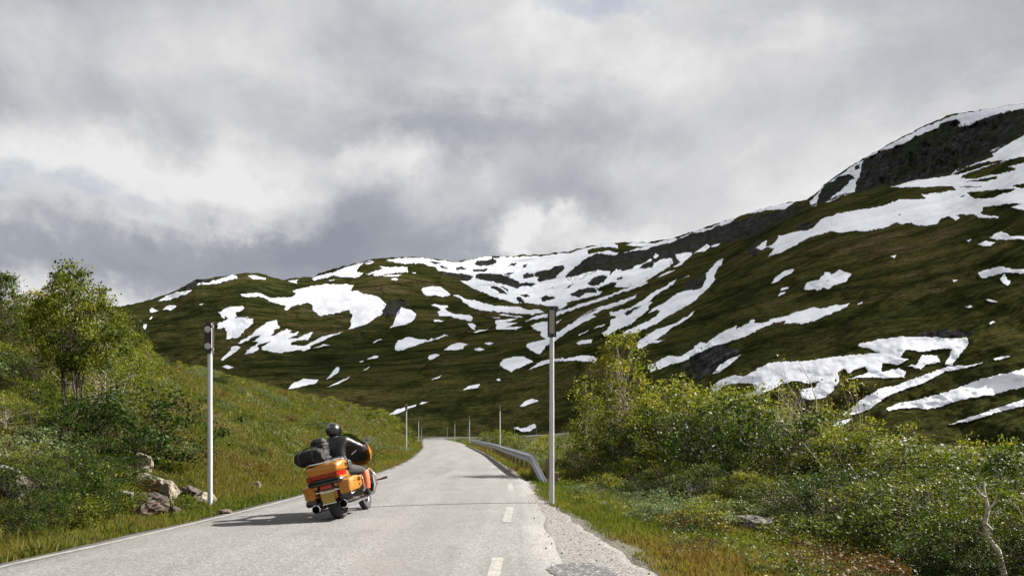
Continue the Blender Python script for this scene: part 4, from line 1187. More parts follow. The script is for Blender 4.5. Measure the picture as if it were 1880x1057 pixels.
for i, a in enumerate(((252, 872, 58, 44, 'pale', 'tan boulder under the fern, top of the rock pile'), (264, 896, 66, 34, 'pale', 'whitish boulder just below the fern'),
                       (302, 918, 58, 50, 'pale', 'tall pale boulder leaning right in the rock pile'), (222, 918, 50, 24, 'grey', 'flat grey stone at the left of the rock pile'),
                       (275, 930, 56, 34, 'dark', 'dark broken stone in the middle of the rock pile'), (340, 915, 56, 32, 'dark', 'dark brown stone left of the pale block by the pole'),
                       (368, 934, 48, 46, 'pale', 'pale block directly left of the twin-reflector pole'), (262, 960, 100, 46, 'brown', 'reddish brown boulder at the grass edge, largest of the pile'),
                       (312, 960, 50, 42, 'dark', 'dark pointed stone right of the reddish boulder'), (340, 940, 36, 22, 'brown', 'small brown stone below the dark ones'),
                       (8, 915, 90, 70, 'grey', 'big grey lichen-spotted outcrop at the left edge'), (412, 945, 34, 12, 'brown', 'low stone right of the twin-reflector pole foot'),
                       (470, 900, 24, 18, 'pale', 'small pale stone on the bank behind the motorcycle luggage'), (1390, 985, 110, 52, 'grey', 'flat grey rock slab in front of the right shrubs'),
                       (1105, 934, 42, 15, 'grey', 'low flat stone in the grass right of the single-reflector pole'), (255, 845, 24, 22, 'brown', 'small brown stone peeking above the fern'))):
    rock(a[0], a[1], a[2], a[3], a[4], 200 + i, a[5])


# ------------------------------------------------------------------ plants
def leaves(C, size, rng, up=0.5, aspect=0.62, jit=0.35):
    n = len(C)
    N = rng.normal(size=(n, 3)); N[:, 2] += up * 1.6
    N /= np.linalg.norm(N, axis=1)[:, None]
    A = rng.normal(size=(n, 3)); A -= N * (A * N).sum(1)[:, None]
    A /= np.linalg.norm(A, axis=1)[:, None]
    B = np.cross(N, A)
    s = (size * (1 + jit * rng.normal(size=n)).clip(0.45, 1.8))[:, None]
    V = np.stack([C - A * s * 0.5, C + B * s * aspect * 0.5 + N * s * 0.06, C + A * s * 0.5, C - B * s * aspect * 0.5 + N * s * 0.06], 1).reshape(-1, 3)
    F = np.arange(4 * n).reshape(-1, 4)
    return V, F


def plant_mesh(seed, H, prof, ncl, per, leaf, sig, nst, r0, bark, lm, lean=0.25, base_r=0.12, tintb=0.45, n=6, flat=0.62, inner=0.3, wav=0.05):
    """stems, branches and leaf clumps of one plant; prof = [(height fraction, crown radius)]"""
    rng = np.random.default_rng(seed)
    pt, pr = zip(*prof)
    t = rng.uniform(pt[0], 1.0, ncl * 3)
    rr = np.interp(t, pt, pr)
    keep = rng.uniform(0, max(pr), ncl * 3) < rr + 0.12 * max(pr)
    t, rr = t[keep][:ncl], rr[keep][:ncl]
    a = rng.uniform(0, 2 * math.pi, len(t))
    q = rr * np.sqrt(rng.uniform(inner, 1.0, len(t))) * (1 + 0.28 * np.sin(3 * a + seed) + 0.18 * np.sin(5 * a + 2 * seed + 6 * t))
    C = np.stack([q * np.cos(a), q * np.sin(a), t * H], 1)
    # stems
    mb = MB(); stems = []
    for k in range(nst):
        a0 = rng.uniform(0, 6.28); top = rng.uniform(0.7, 1.0) * H if k else H * 0.97
        end = np.array([math.cos(a0), math.sin(a0), 0]) * max(pr) * lean * (rng.uniform(0.3, 1.2) if k else 0.15)
        st = np.array([math.cos(a0), math.sin(a0), 0]) * base_r * rng.uniform(0.2, 1)
        w = rng.normal(size=(3, 2)) * wav * H
        P = []
        for i in range(9):
            u = i / 8
            p = st * (1 - u) + end * u ** 1.3
            p = p + np.array([w[0, 0] * math.sin(3 * u) * u + w[1, 0] * math.sin(7 * u) * 0.4 * u, w[0, 1] * math.sin(3 * u + 1) * u + w[1, 1] * math.sin(6 * u) * 0.4 * u, 0])
            p[2] = -0.12 + (top + 0.12) * u
            P.append(p)
        P = np.array(P); stems.append(P)
        mb.tube(P, [r0 * (1 - 0.86 * i / 8) * (1.0 if k == 0 else 0.75) for i in range(9)], n, False)
    for c in C:
        S = stems[rng.integers(nst)]
        zt = max(0.03 * H, c[2] * rng.uniform(0.45, 0.8))
        s0 = np.array([np.interp(zt, S[:, 2], S[:, j]) for j in range(3)])
        mid = (s0 + c) / 2 + rng.normal(size=3) * 0.06 * np.linalg.norm(c - s0) + np.array([0, 0, 0.05 * H * rng.uniform(-0.3, 0.6)])
        rb = r0 * 0.22 * rng.uniform(0.6, 1.2)
        mb.tube([s0, mid, c], [rb, rb * 0.6, rb * 0.25], 4, False)
    npl = rng.poisson(per, len(C)) + 2
    ci = np.repeat(np.arange(len(C)), npl)
    sg = sig * rng.uniform(0.6, 1.4, len(C))
    off = rng.normal(size=(len(ci), 3)) * sg[ci][:, None]
    off[:, 2] *= flat
    LC = C[ci] + off
    ok = LC[:, 2] > 0.03
    LC, ci = LC[ok], ci[ok]
    V, F = leaves(LC, leaf, rng)
    ct = rng.normal(0, 0.17, len(C))
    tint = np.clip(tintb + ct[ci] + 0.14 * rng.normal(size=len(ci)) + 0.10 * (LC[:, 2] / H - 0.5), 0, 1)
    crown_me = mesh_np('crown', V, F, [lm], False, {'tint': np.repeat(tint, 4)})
    tm = bpy.data.meshes.new('stems')
    tm.from_pydata(mb.V, [], mb.F)
    tm.materials.append(bark)
    tm.polygons.foreach_set('use_smooth', np.ones(len(tm.polygons), bool))
    return tm, crown_me, H


DOME = [(0.03, 0.55), (0.25, 0.95), (0.55, 1.0), (0.8, 0.75), (1.0, 0.25)]
K = {}
K['birch_left'] = plant_mesh(11, 4.2, [(0.34, 0.7), (0.48, 1.15), (0.66, 1.25), (0.83, 0.9), (1.0, 0.3)], 190, 84, 0.070, 0.14, 6, 0.038, M['bark_dark'], M['leaf'], 0.55, 0.35, 0.34)
K['birch_left_b'] = plant_mesh(12, 4.0, [(0.2, 0.6), (0.4, 1.0), (0.65, 1.0), (1.0, 0.2)], 125, 80, 0.072, 0.14, 4, 0.032, M['bark_dark'], M['leaf'], 0.5, 0.3)
K['birch_right'] = plant_mesh(13, 5.2, [(0.2, 0.8), (0.4, 1.2), (0.62, 1.05), (0.82, 0.8), (1.0, 0.3)], 130, 50, 0.088, 0.15, 4, 0.065, M['bark_pale'], M['leaf_yel'], 0.4, 0.3, 0.6, inner=0.2)
K['birch_thin'] = plant_mesh(14, 3.4, [(0.3, 0.5), (0.6, 0.8), (1.0, 0.25)], 40, 44, 0.085, 0.14, 3, 0.035, M['bark_pale'], M['leaf_yel'], 0.7, 0.2, 0.5)
for i in range(4):
    K['shrub%d' % i] = plant_mesh(20 + i, 1.9, [(a, b * (1.15 + 0.15 * (i % 2))) for a, b in DOME], 105, 64, 0.050, 0.105 + 0.01 * i, 7, 0.024, M['bark_pale' if i % 2 else 'bark_dark'], M[('leaf', 'leaf_yel', 'leaf_dark', 'leaf')[i]], 0.9, 0.25, (0.45, 0.5, 0.5, 0.6)[i])
for i in range(3):
    K['near%d' % i] = plant_mesh(90 + i, 1.6, [(a, b * 1.1) for a, b in DOME], 125, 105, 0.036, 0.10, 8, 0.02, M['bark_pale' if i else 'bark_dark'], M[('leaf', 'leaf_dark', 'leaf')[i]], 0.9, 0.25, (0.45, 0.55, 0.36)[i])
for i in range(3):
    K['far%d' % i] = plant_mesh(30 + i, 2.4, [(a, b * 1.3) for a, b in DOME], 80, 44, 0.10, 0.16, 5, 0.028, M['bark_pale'], M['leaf_yel' if i else 'leaf'], 0.9, 0.25, 0.5)
for i in range(2):
    K['dark%d' % i] = plant_mesh(40 + i, 1.2, [(a, b * 0.95) for a, b in DOME], 70, 56, 0.046, 0.09, 5, 0.014, M['bark_dark'], M['leaf_dark'], 0.9, 0.2, 0.4)
for i in range(2):
    K['willow%d' % i] = plant_mesh(50 + i, 0.7, [(a, b * 0.6) for a, b in DOME], 60, 36, 0.038, 0.07, 5, 0.008, M['bark_dark'], M['willow'], 0.9, 0.15, 0.5)
for i in range(2):
    K['low%d' % i] = plant_mesh(60 + i, 0.55, [(a, b * 0.55) for a, b in DOME], 50, 34, 0.036, 0.07, 4, 0.007, M['bark_dark'], M['leaf' if i else 'leaf_dark'], 0.9, 0.15, 0.45)
K['russet'] = plant_mesh(70, 0.4, [(a, b * 0.55) for a, b in DOME], 50, 34, 0.034, 0.07, 4, 0.006, M['bark_dark'], M['russet'], 0.9, 0.15, 0.5)
K['bare'] = plant_mesh(80, 3.2, [(0.35, 0.5), (0.7, 0.75), (1.0, 0.45)], 46, 1, 0.06, 0.10, 4, 0.034, M['bark_dead'], M['leaf_yel'], 1.1, 0.15, 0.6, wav=0.12)
K['sparse'] = plant_mesh(81, 3.0, [(0.35, 0.4), (0.7, 0.7), (1.0, 0.35)], 34, 11, 0.062, 0.11, 3, 0.028, M['bark_dead'], M['leaf_yel'], 1.1, 0.15, 0.6, wav=0.12)
PRNG = random.Random(5)


def where(X, Y):
    x = HX + FPX * X / Y
    if X < XL(Y):
        return ('at the left edge' if x < 60 else 'below the tall left birch' if x < 200 else 'around the boulder pile' if x < 360 and Y < 22 else
                'beside the twin-reflector pole' if x < 420 else 'on the bank left of the rider' if x < 560 else 'on the bank behind the motorcycle' if x < 680 else 'on the bank near the bend') + (', low down' if XL(Y) - X < 3 else ', high up' if XL(Y) - X > 8 else '')
    return ('by the guard rail' if x < 1010 else 'right of the single-reflector pole' if x < 1120 else 'on the verge before the thicket' if x < 1330 else 'near the flat rock slab' if x < 1450 else 'in the lower right corner') + (', kerbside' if X - GR(Y) < 1.4 else '')


def plant(kind, X, Y, h, label, group=None, cat='shrub', name='birch_shrub', wide=1.0, rz=None):
    tm, cm, H = K[kind]
    z = float(ground_z(X, Y)) - 0.03
    o = empty(name, (X, Y, z), PRNG.uniform(0, 6.28) if rz is None else rz)
    s = h / H
    o.scale = (s * wide, s * wide, s)
    obj('trunk' if cat == 'tree' else 'stems', tm, o)
    obj('crown', cm, o)
    tag(o, label, cat, group)
    return o


def plant_px(kind, px, Y, ytop, label, **kw):
    X = (px - HX) / FPX * Y
    h = CAMZ + (HY - ytop) / FPX * Y - float(ground_z(X, Y))
    return plant(kind, X, Y, max(h, 0.3), label, **kw)


# trees
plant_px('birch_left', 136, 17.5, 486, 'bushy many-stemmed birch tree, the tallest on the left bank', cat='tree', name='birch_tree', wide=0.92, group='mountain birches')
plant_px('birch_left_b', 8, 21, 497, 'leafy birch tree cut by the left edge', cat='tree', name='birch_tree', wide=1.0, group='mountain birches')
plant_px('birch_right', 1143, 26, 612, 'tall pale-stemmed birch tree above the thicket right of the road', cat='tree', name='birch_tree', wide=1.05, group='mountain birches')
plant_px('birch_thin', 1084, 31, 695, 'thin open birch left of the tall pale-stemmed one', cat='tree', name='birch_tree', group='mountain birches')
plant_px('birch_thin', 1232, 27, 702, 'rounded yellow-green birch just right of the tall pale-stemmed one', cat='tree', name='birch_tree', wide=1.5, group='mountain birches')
plant_px('bare', 1466, 18, 648, 'leafless grey tree with twisted branches against the snow', cat='tree', name='bare_tree', wide=0.8)
plant_px('sparse', 1560, 17, 690, 'nearly bare sapling with few leaves right of the leafless tree', cat='tree', name='sapling', wide=0.8)
plant_px('sparse', 1668, 16, 772, 'short sparse sapling sticking out above the low right shrubs', cat='tree', name='sapling', wide=0.7)
for i, (px, Y, yt, k, lab) in enumerate(((1262, 24, 692, 'birch_thin', 'slender birch top right of the tall birch, above the thicket'), (1312, 24, 712, 'birch_thin', 'slender birch poking out left of the big low snowfield'), (1400, 21, 714, 'birch_thin', 'slender birch top before the left tip of the big snowfield'),
                                       (1442, 20, 704, 'sparse', 'thin stem with few leaves just left of the leafless tree'), (1505, 18.5, 738, 'birch_thin', 'leafy birch top just right of the leafless tree'), (1592, 17, 772, 'birch_thin', 'leafy birch top under the curving snow tongue'),
                                       (1760, 15, 802, 'birch_thin', 'short birch top under the broad snow band'), (1828, 14, 806, 'sparse', 'thin stem with few leaves above the dead trunk'), (1866, 13, 808, 'birch_thin', 'short birch top at the right edge'),
                                       (1188, 26, 728, 'birch_thin', 'birch top leaning against the tall birch'), (1100, 29, 752, 'birch_thin', 'low birch top between the thin and the tall birch'), (1350, 22.5, 735, 'sparse', 'sparse pale-stemmed sapling in the thicket centre'))):
    plant_px(k, px, Y, yt, lab, cat='tree', name='birch_tree' if k == 'birch_thin' else 'sapling', wide=0.85, group='mountain birches' if k == 'birch_thin' else None)
GT = 'birch shrubs in the thicket right of the road'
LT = 'leafy green birch shrub in the dense thicket right of the road'
front = [(1905, 9.6, 905), (1810, 10.6, 880), (1700, 11.6, 868), (1615, 12.4, 880), (1530, 13.6, 862), (1455, 14.8, 872), (1375, 16.2, 862), (1300, 17.6, 852), (1235, 19.5, 848), (1170, 22, 838), (1112, 26, 832), (1062, 31, 822)]
mid = [(1890, 11.8, 818), (1835, 12.6, 830), (1765, 13.2, 822), (1690, 14.6, 818), (1615, 15.6, 800), (1545, 16.6, 785), (1470, 17.6, 766), (1395, 19.2, 752), (1330, 20.8, 736), (1265, 22.6, 730), (1205, 25, 750), (1140, 27, 792), (1085, 34, 795), (1050, 38, 795)]
back = [(1870, 15.5, 814), (1795, 16.4, 820), (1720, 17.4, 818), (1650, 18.6, 806), (1580, 20, 790), (1510, 21.5, 765), (1440, 23, 738), (1375, 25, 716), (1310, 27, 705), (1255, 29, 712), (1195, 31, 712)]
special = {('f', 0): 'leafy shrub at the bottom right corner', ('f', 11): 'nearest shrub to the guard rail in the right thicket', ('m', 12): 'shrub behind the single-reflector pole side of the thicket', ('b', 10): 'shrub touching the right side of the tall birch'}
for row, nm in ((front, 'f'), (mid, 'm'), (back, 'b')):
    for i, (px, Y, yt) in enumerate(row):
        k = 'shrub%d' % ((i * 2 + len(nm) + ord(nm)) % 4)
        if nm == 'f' or (nm == 'm' and i < 6):
            k = 'near%d' % ((i + (nm == 'm')) % 3)
        plant_px(k, px, Y, yt, special.get((nm, i), '%s-row birch shrub of the right thicket, %s' % ({'f': 'front', 'm': 'middle', 'b': 'back'}[nm], 'near the tall birch' if px < 1240 else 'below the big snowfield' if px < 1420 else 'around the leafless tree' if px < 1560 else 'right of the leafless tree' if px < 1740 else 'around the dead trunk')), group=GT, wide=PRNG.uniform(1.0, 1.3) * (1.15 if nm == 'f' else 1.0))
for px, Y, yt, k in ((1775, 8.9, 945, 'near1'), (1865, 9.0, 930, 'near0'), (1820, 9.4, 900, 'near2')):
    plant_px(k, px, Y, yt, 'leafy shrub growing round the bleached dead trunk', group=GT, wide=1.0)
# low shrubs between the rail and the valley, and beside the far road
for px, Y, yt in ((960, 48, 806), (985, 40, 812), (935, 62, 800), (1000, 55, 800), (900, 88, 790), (915, 92, 786), (890, 100, 792), (935, 85, 792), (960, 80, 797), (1010, 75, 796), (1035, 50, 800), (1020, 36, 822)):
    plant_px('far%d' % (int(px) % 3), px, Y, yt, 'low green shrub in the dip behind the guard rail', group='shrubs behind the guard rail')
# left bank: shrubs round the tree and along the crest
LL = 'green birch shrub on the left bank around the tall birch'
for i, (k, px, Y, yt) in enumerate((('dark0', 215, 16.2, 705), ('dark1', 165, 15.5, 735), ('shrub0', 60, 15.5, 700), ('shrub1', 5, 14.5, 720), ('dark0', 268, 17.2, 705), ('dark1', 110, 15, 760),
                                    ('shrub3', 190, 19.5, 640), ('shrub2', 60, 20, 620), ('shrub0', 230, 22, 640)  )):
    plant_px(k, px, Y, yt, '%s bank shrub %s' % ('dark low' if k[0] == 'd' else 'bright leafy', 'left of the tall birch stems' if px < 100 else 'at the foot of the tall birch' if px < 180 else 'right of the tall birch'), group='shrubs on the left bank', wide=1.1)
for i, (px, Y, yt) in enumerate(((175, 27, 558), (60, 27, 535), (100, 30, 540), (212, 30, 585), (240, 33, 612), (268, 36, 634), (300, 40, 652), (330, 44, 662), (362, 47, 672), (400, 50, 680), (432, 54, 690), (30, 26, 545), (140, 29, 560),
                                (290, 34, 660), (245, 30, 640))):
    plant_px('far%d' % (i % 3), px, Y, yt, 'rounded bright shrub on the crest of the left bank', group='shrubs along the left crest', wide=1.15)
for i, (px, Y, yt) in enumerate(((500, 62, 712), (540, 68, 716), (575, 74, 722), (610, 82, 728), (640, 92, 738), (668, 104, 745), (695, 120, 752), (715, 136, 762), (735, 155, 775), (752, 180, 786), (480, 56, 708))):
    plant_px('far%d' % ((i + 1) % 3), px, Y, yt, 'low yellow-green shrub where the left bank slopes down to the bend', group='shrubs along the left crest', wide=1.5)


# leafy shrubs in the near left foreground, down to the road
for i, (px, py, h, k) in enumerate(((18, 992, 0.5, 'dark0'), (62, 978, 0.62, 'shrub2'), (112, 966, 0.55, 'dark1'), (158, 950, 0.6, 'dark0'), (204, 934, 0.45, 'low1'), (40, 945, 0.75, 'dark1'), (92, 932, 0.7, 'shrub2'), (140, 912, 0.75, 'dark0'),
                                    (188, 900, 0.65, 'dark1'), (70, 892, 0.7, 'shrub0'), (122, 878, 0.7, 'dark0'), (172, 862, 0.7, 'dark1'), (36, 862, 0.6, 'willow0'), (90, 846, 0.6, 'willow1'))):
    p = hit(px, py)
    plant(k, p[0], p[1], h, 'dark leafy shrub in the near left foreground below the birches', 'shrubs on the left bank', wide=1.15)


# low shrubs over the bank and verges
def scatter_low():
    rng = np.random.default_rng(99)
    n = 0
    while n < 190:
        if rng.random() < 0.74:
            Y = 8 + 62 * rng.random() ** 1.6; s = rng.uniform(1.3, 13.5); X = float(XL(Y)) - s
            if Y > 19 and rng.random() < 0.55:
                continue
        else:
            Y = 8 + 34 * rng.random() ** 1.3; s = rng.uniform(0.7, 4.2); X = float(GR(Y)) + s
        px = HX + FPX * X / Y
        if not (-30 < px < 1910):
            continue
        q = float(fbm(X / 3.0, Y / 3.0, 111, 2)) + 0.5 * rng.normal()
        k, lab, nm, h = (('willow%d' % (n % 2), 'low grey-green willow bush ' + where(X, Y), 'willow_bush', 0.55) if q > 0.25 else
                         ('low%d' % (n % 2), 'low dark green bush ' + where(X, Y), 'heath_bush', 0.5) if q > -0.55 else ('russet', 'low russet brown bush ' + where(X, Y), 'heath_bush', 0.35))
        h *= rng.uniform(0.6, 1.25)
        if X > 0 and s < 1.8:
            h *= 0.6
        plant(k, X, Y, h, lab, 'low bushes on the bank and verges', 'bush', nm, rng.uniform(0.9, 1.5))
        n += 1


scatter_low()


# grass and heath nobody could count
def grass():
    rng = np.random.default_rng(3)
    P = []
    def reg(n, side, s0, s1, y0, y1, h, pw=1.4):
        Y = y0 + (y1 - y0) * rng.random(n) ** pw
        s = rng.uniform(s0, s1, n)
        X = XL(Y) - s if side == 'L' else GR(Y) + s
        edge = fbm(X * 1.6, Y * 1.6, 131, 3)
        ok = s > 0.10 + 0.18 * edge
        hh = h * np.clip(0.4 + 0.9 * (s - s0) / 0.8, 0.4, 1.0) * rng.uniform(0.55, 1.3, n)
        P.append(np.stack([X, Y, hh], 1)[ok])
    reg(17000, 'L', 0.05, 1.7, 5.5, 45, 0.20)
    reg(20000, 'L', 1.5, 9, 6, 24, 0.17, 1.2)
    reg(42000, 'L', 1.5, 14, 16, 80, 0.19, 1.2)
    reg(34000, 'R', 0.02, 4.6, 5.5, 42, 0.14)
    reg(8000, 'R', 0.05, 3, 25, 110, 0.28, 1.2)
    reg(7000, 'L', 0.05, 3, 40, 130, 0.28, 1.2)
    reg(16000, 'L', 1.5, 14, 55, 200, 0.40, 1.2)
    reg(16000, 'R', 3.0, 16, 6, 60, 0.24, 1.3)
    P = np.concatenate(P)
    P = P[P[:, 1] > 5]
    nb = 8
    X = np.repeat(P[:, 0], nb) + 0.05 * rng.normal(size=len(P) * nb); Y = np.repeat(P[:, 1], nb) + 0.05 * rng.normal(size=len(P) * nb)
    H = np.repeat(P[:, 2], nb) * rng.uniform(0.5, 1.2, len(X))
    Z = ground_z(X, Y) - 0.02
    a = rng.uniform(0, 6.28, len(X)); l = rng.uniform(0.1, 0.6, len(X)) * H
    w = 0.0048 * (1 + np.maximum(Y - 10, 0) * 0.06)
    side = np.stack([np.cos(a + 1.57) * w, np.sin(a + 1.57) * w, 0 * w], 1)
    b = np.stack([X, Y, Z], 1)
    m = b + np.stack([np.cos(a) * l * 0.35, np.sin(a) * l * 0.35, H * 0.6], 1)
    tip = b + np.stack([np.cos(a) * l, np.sin(a) * l, H], 1)
    V = np.stack([b - side, b + side, m + side * 0.7, tip], 1).reshape(-1, 3)
    F = np.arange(len(V)).reshape(-1, 4)
    tint = 0.46 + 0.30 * fbm(X / 2.2, Y / 3.0, 141, 3) + 0.12 * rng.normal(size=len(X))
    bank = sstep(17, 24, Y) * (X < XL(Y) - 1.5)
    tint = tint + bank * (0.04 + 0.12 * fbm(X / 5, Y / 7, 143, 2))
    dr = X - GR(Y)
    tint = tint + np.where((dr > 0) & (dr < 4), 0.07 * (1 - sstep(0.2, 1.2, dr)) - 0.07, 0)
    tag(obj('grass', mesh_np('grass', V, F, [M['grass']], False, {'tint': np.repeat(np.clip(tint, 0, 1), 4)})), 'rough green and straw-coloured grass on the verges and bank', 'grass', kind='stuff')

    def heath(name, n, mat_, seed, lf, side_f, th):
        r = np.random.default_rng(seed)
        Ys = 7 + 133 * r.random(n * 4) ** 2.0
        lft = r.random(n * 4) < side_f
        s = np.where(lft, r.uniform(1.2, 14, n * 4), r.uniform(0.9, 6, n * 4))
        Xs = np.where(lft, XL(Ys) - s, GR(Ys) + s)
        q = fbm(Xs / 2.6, Ys / 2.6, seed, 3)
        px = HX + FPX * Xs / Ys
        far = lft & (Ys > 19) & (r.random(n * 4) > 0.36 * np.clip(1.5 - s / 12, 0, 1))
        ok = (q > th) & (px > -60) & (px < 1940) & ~far & (lft | (r.random(n * 4) < 0.5) & (s > 1.0))
        Xs, Ys = Xs[ok][:n], Ys[ok][:n]
        rad = r.uniform(0.14, 0.36, len(Xs)) * (1 + Ys / 60)
        per = 55
        ci = np.repeat(np.arange(len(Xs)), per)
        u = r.normal(size=(len(ci), 3)); u /= np.linalg.norm(u, axis=1)[:, None]; u[:, 2] = abs(u[:, 2])
        rr = rad[ci] * r.random(len(ci)) ** 0.4
        x = Xs[ci] + u[:, 0] * rr; y = Ys[ci] + u[:, 1] * rr
        C = np.stack([x, y, ground_z(x, y) + u[:, 2] * rr * 0.7], 1)
        sz = lf * (1 + np.maximum(y - 10, 0) * 0.035)
        V, F = leaves(C, sz, r)
        tint = np.clip(0.5 + 0.18 * r.normal(size=len(ci)) + r.normal(0, 0.12, len(Xs))[ci], 0, 1)
        tag(obj(name, mesh_np(name, V, F, [mat_], False, {'tint': np.repeat(tint, 4)})), None, 'ground cover', kind='stuff')
        return bpy.data.objects[name]
    heath('willow_cover', 2000, M['willow'], 151, 0.034, 0.55, 0.1)['label'] = 'grey-green dwarf willow carpeting parts of the verges and bank'
    heath('dwarf_birch_cover', 2600, M['leaf'], 152, 0.034, 0.85, -0.25)['label'] = 'green dwarf birch carpeting the left bank'
    heath('russet_cover', 900, M['russet'], 153, 0.030, 0.75, 0.3)['label'] = 'reddish brown heather patches on the bank and verges'
    # loose chippings on the right shoulder
    r = np.random.default_rng(161)
    n = 2600
    Y = 6 + 12 * r.random(n) ** 1.3
    X = XR(Y) - 0.15 + (GR(Y) - XR(Y) + 0.35) * r.random(n) ** 0.8
    s = r.uniform(0.003, 0.008, n) * (1 + 1.2 * (r.random(n) < 0.05))
    oc = np.array([(1, 0, 0), (0, 1, 0), (-1, 0, 0), (0, -1, 0), (0, 0, 0.8), (0, 0, -0.5)], float)
    V = oc[None] * s[:, None, None] * r.uniform(0.6, 1.4, (n, 6, 1))
    ga = np.where(X < XR(Y), road_z(X, Y), np.maximum(ground_z(X, Y), 0.006 - 0.03 * np.clip((X - XR(Y)) / np.maximum(GR(Y) - XR(Y), 0.1), 0, 1)))
    V += np.stack([X, Y, ga + s * 0.4], 1)[:, None]
    tri = np.array([(0, 1, 4), (1, 2, 4), (2, 3, 4), (3, 0, 4), (1, 0, 5), (2, 1, 5), (3, 2, 5), (0, 3, 5)])
    F = (tri[None] + 6 * np.arange(n)[:, None, None]).reshape(-1, 3)
    tag(obj('gravel', mesh_np('gravel', V.reshape(-1, 3), F, [RM['pale']])), 'loose grey chippings along the right road edge', 'gravel', kind='stuff')


grass()


def fern(px, py):
    p = hit(px, py)
    rng = np.random.default_rng(171)
    o = empty('fern', tuple(p))
    for k in range(11):
        a = 2 * math.pi * k / 11 + rng.uniform(-.2, .2); L = rng.uniform(0.38, 0.55)
        V, F = [], []
        fw = np.array([math.cos(a), math.sin(a), 0])
        side = np.array([-math.sin(a), math.cos(a), -0.15])
        for i in range(13):
            u = i / 12
            V.append(np.array([math.cos(a) * L * u, math.sin(a) * L * u, 0.05 + 0.42 * math.sin(u * 2.3) * L * 1.3]))
        for i in range(12):
            u = i / 12
            wd = 0.11 * math.sin(min(1, u * 1.25 + 0.12) * math.pi * 0.93) + 0.004
            for sg in (-1, 1):
                V.append(V[i] + side * sg * wd + fw * 0.03)
                F.append((i, len(V) - 1, i + 1))
        obj('frond', mesh_np('frond', np.array(V), np.array(F), [M['leaf_yel']], False, {'tint': np.full(len(V), 0.5 + 0.1 * rng.normal())}), o)
    tag(o, 'arching green fern growing over the rock pile by the left pole', 'fern')


fern(232, 895)


def dead_trunk():
    # bleached twisted trunk in the lower right corner
    o = empty('dead_tree', (*pix(1840, 1062, 8.6)[:2], float(ground_z(*pix(1840, 1062, 8.6)[:2]))))
    L = Vector(o.location)
    P = [Vector(pix(x, y, Y)) - L for x, y, Y in ((1860, 1100, 8.5), (1842, 1055, 8.5), (1832, 1010, 8.55), (1812, 985, 8.6), (1808, 960, 8.65), (1814, 935, 8.7), (1808, 905, 8.75), (1806, 884, 8.8))]
    MB().tube(P, [0.046, 0.037, 0.030, 0.026, 0.024, 0.019, 0.013, 0.006], 10).build('trunk', M['bark_dead'], o, True)
    for q in (((1812, 985), (1796, 975), (1788, 960)), ((1814, 935), (1824, 925), (1830, 910)), ((1809, 960), (1822, 972), (1826, 968)), ((1808, 912), (1798, 905), (1792, 893))):
        MB().tube([Vector(pix(x, y, 8.62)) - L for x, y in q], [0.016, 0.010, 0.004], 6).build('branch', M['bark_dead'], o, True)
    tag(o, 'bleached twisted dead trunk in the bottom right corner', 'tree')


dead_trunk()

# ------------------------------------------------------------------ motorcycle, rider and luggage
MOTO_LOC = (-2.60, 12.12, 0.058)
MOTO_ROT = Euler((0, R(-13), R(-5)), 'XYZ')
MOTO_S = 0.90


def rrect(x0, x1, z0, z1, y, r=0.03, n=4):
    P = []
    for cx, cz, a0 in ((x1 - r, z1 - r, 0), (x0 + r, z1 - r, 90), (x0 + r, z0 + r, 180), (x1 - r, z0 + r, 270)):
        for i in range(n + 1):
            a = R(a0 + 90 * i / n)
            P.append((cx + r * math.cos(a), y, cz + r * math.sin(a)))
    return P


def frame_empty(name):
    o = empty(name, MOTO_LOC)
    o.rotation_euler = MOTO_ROT
    o.scale = (MOTO_S,) * 3
    return o


def wheel(o, y, w, name):
    r = 0.325
    h = w / 2
    ty = MB().lathe([(r - .10, -h * .75), (r - .04, -h), (r - .012, -h * .8), (r, -h * .35), (r, h * .35), (r - .012, h * .8), (r - .04, h), (r - .10, h * .75), (r - .10, -h * .75)], (0, y, r), 'X', 40)
    wl = MB().lathe([(r - .10, -h * .7), (r - .115, -h * .72), (r - .13, -h * .5), (r - .13, h * .5), (r - .115, h * .72), (r - .10, h * .7)], (0, y, r), 'X', 40).build(name, M['dark_metal'], o, True)
    ty.build('tyre', M['rubber'], wl, True)
    MB().lathe([(0.001, -.09), (.045, -.09), (.045, .09), (.001, .09)], (0, y, r), 'X', 16).build('hub', M['chrome'], wl, True)
    sp = MB()
    for k in range(9):
        a = 2 * math.pi * k / 9
        sp.tube([(0.02, y + .04 * math.cos(a), r + .04 * math.sin(a)), (0, y + .2 * math.cos(a), r + .2 * math.sin(a))], .012, 6)
    sp.build('spokes', M['gloss_black'], wl)


def fender(o, y, r, w, a0, a1, m, name):
    rings = []
    for i in range(15):
        a = R(a0 + (a1 - a0) * i / 14)
        cy, cz = y + r * math.cos(a), .325 + r * math.sin(a)
        ring = []
        for u, d in ((-1, -.05), (-.85, -.01), (-.4, .012), (0, .018), (.4, .012), (.85, -.01), (1, -.05), (.9, -.055), (.4, 0), (-.4, 0), (-.9, -.055)):
            ring.append((u * w, cy + d * math.cos(a), cz + d * math.sin(a)))
        rings.append(ring)
    return MB().loft(rings).build(name, m, o, True)


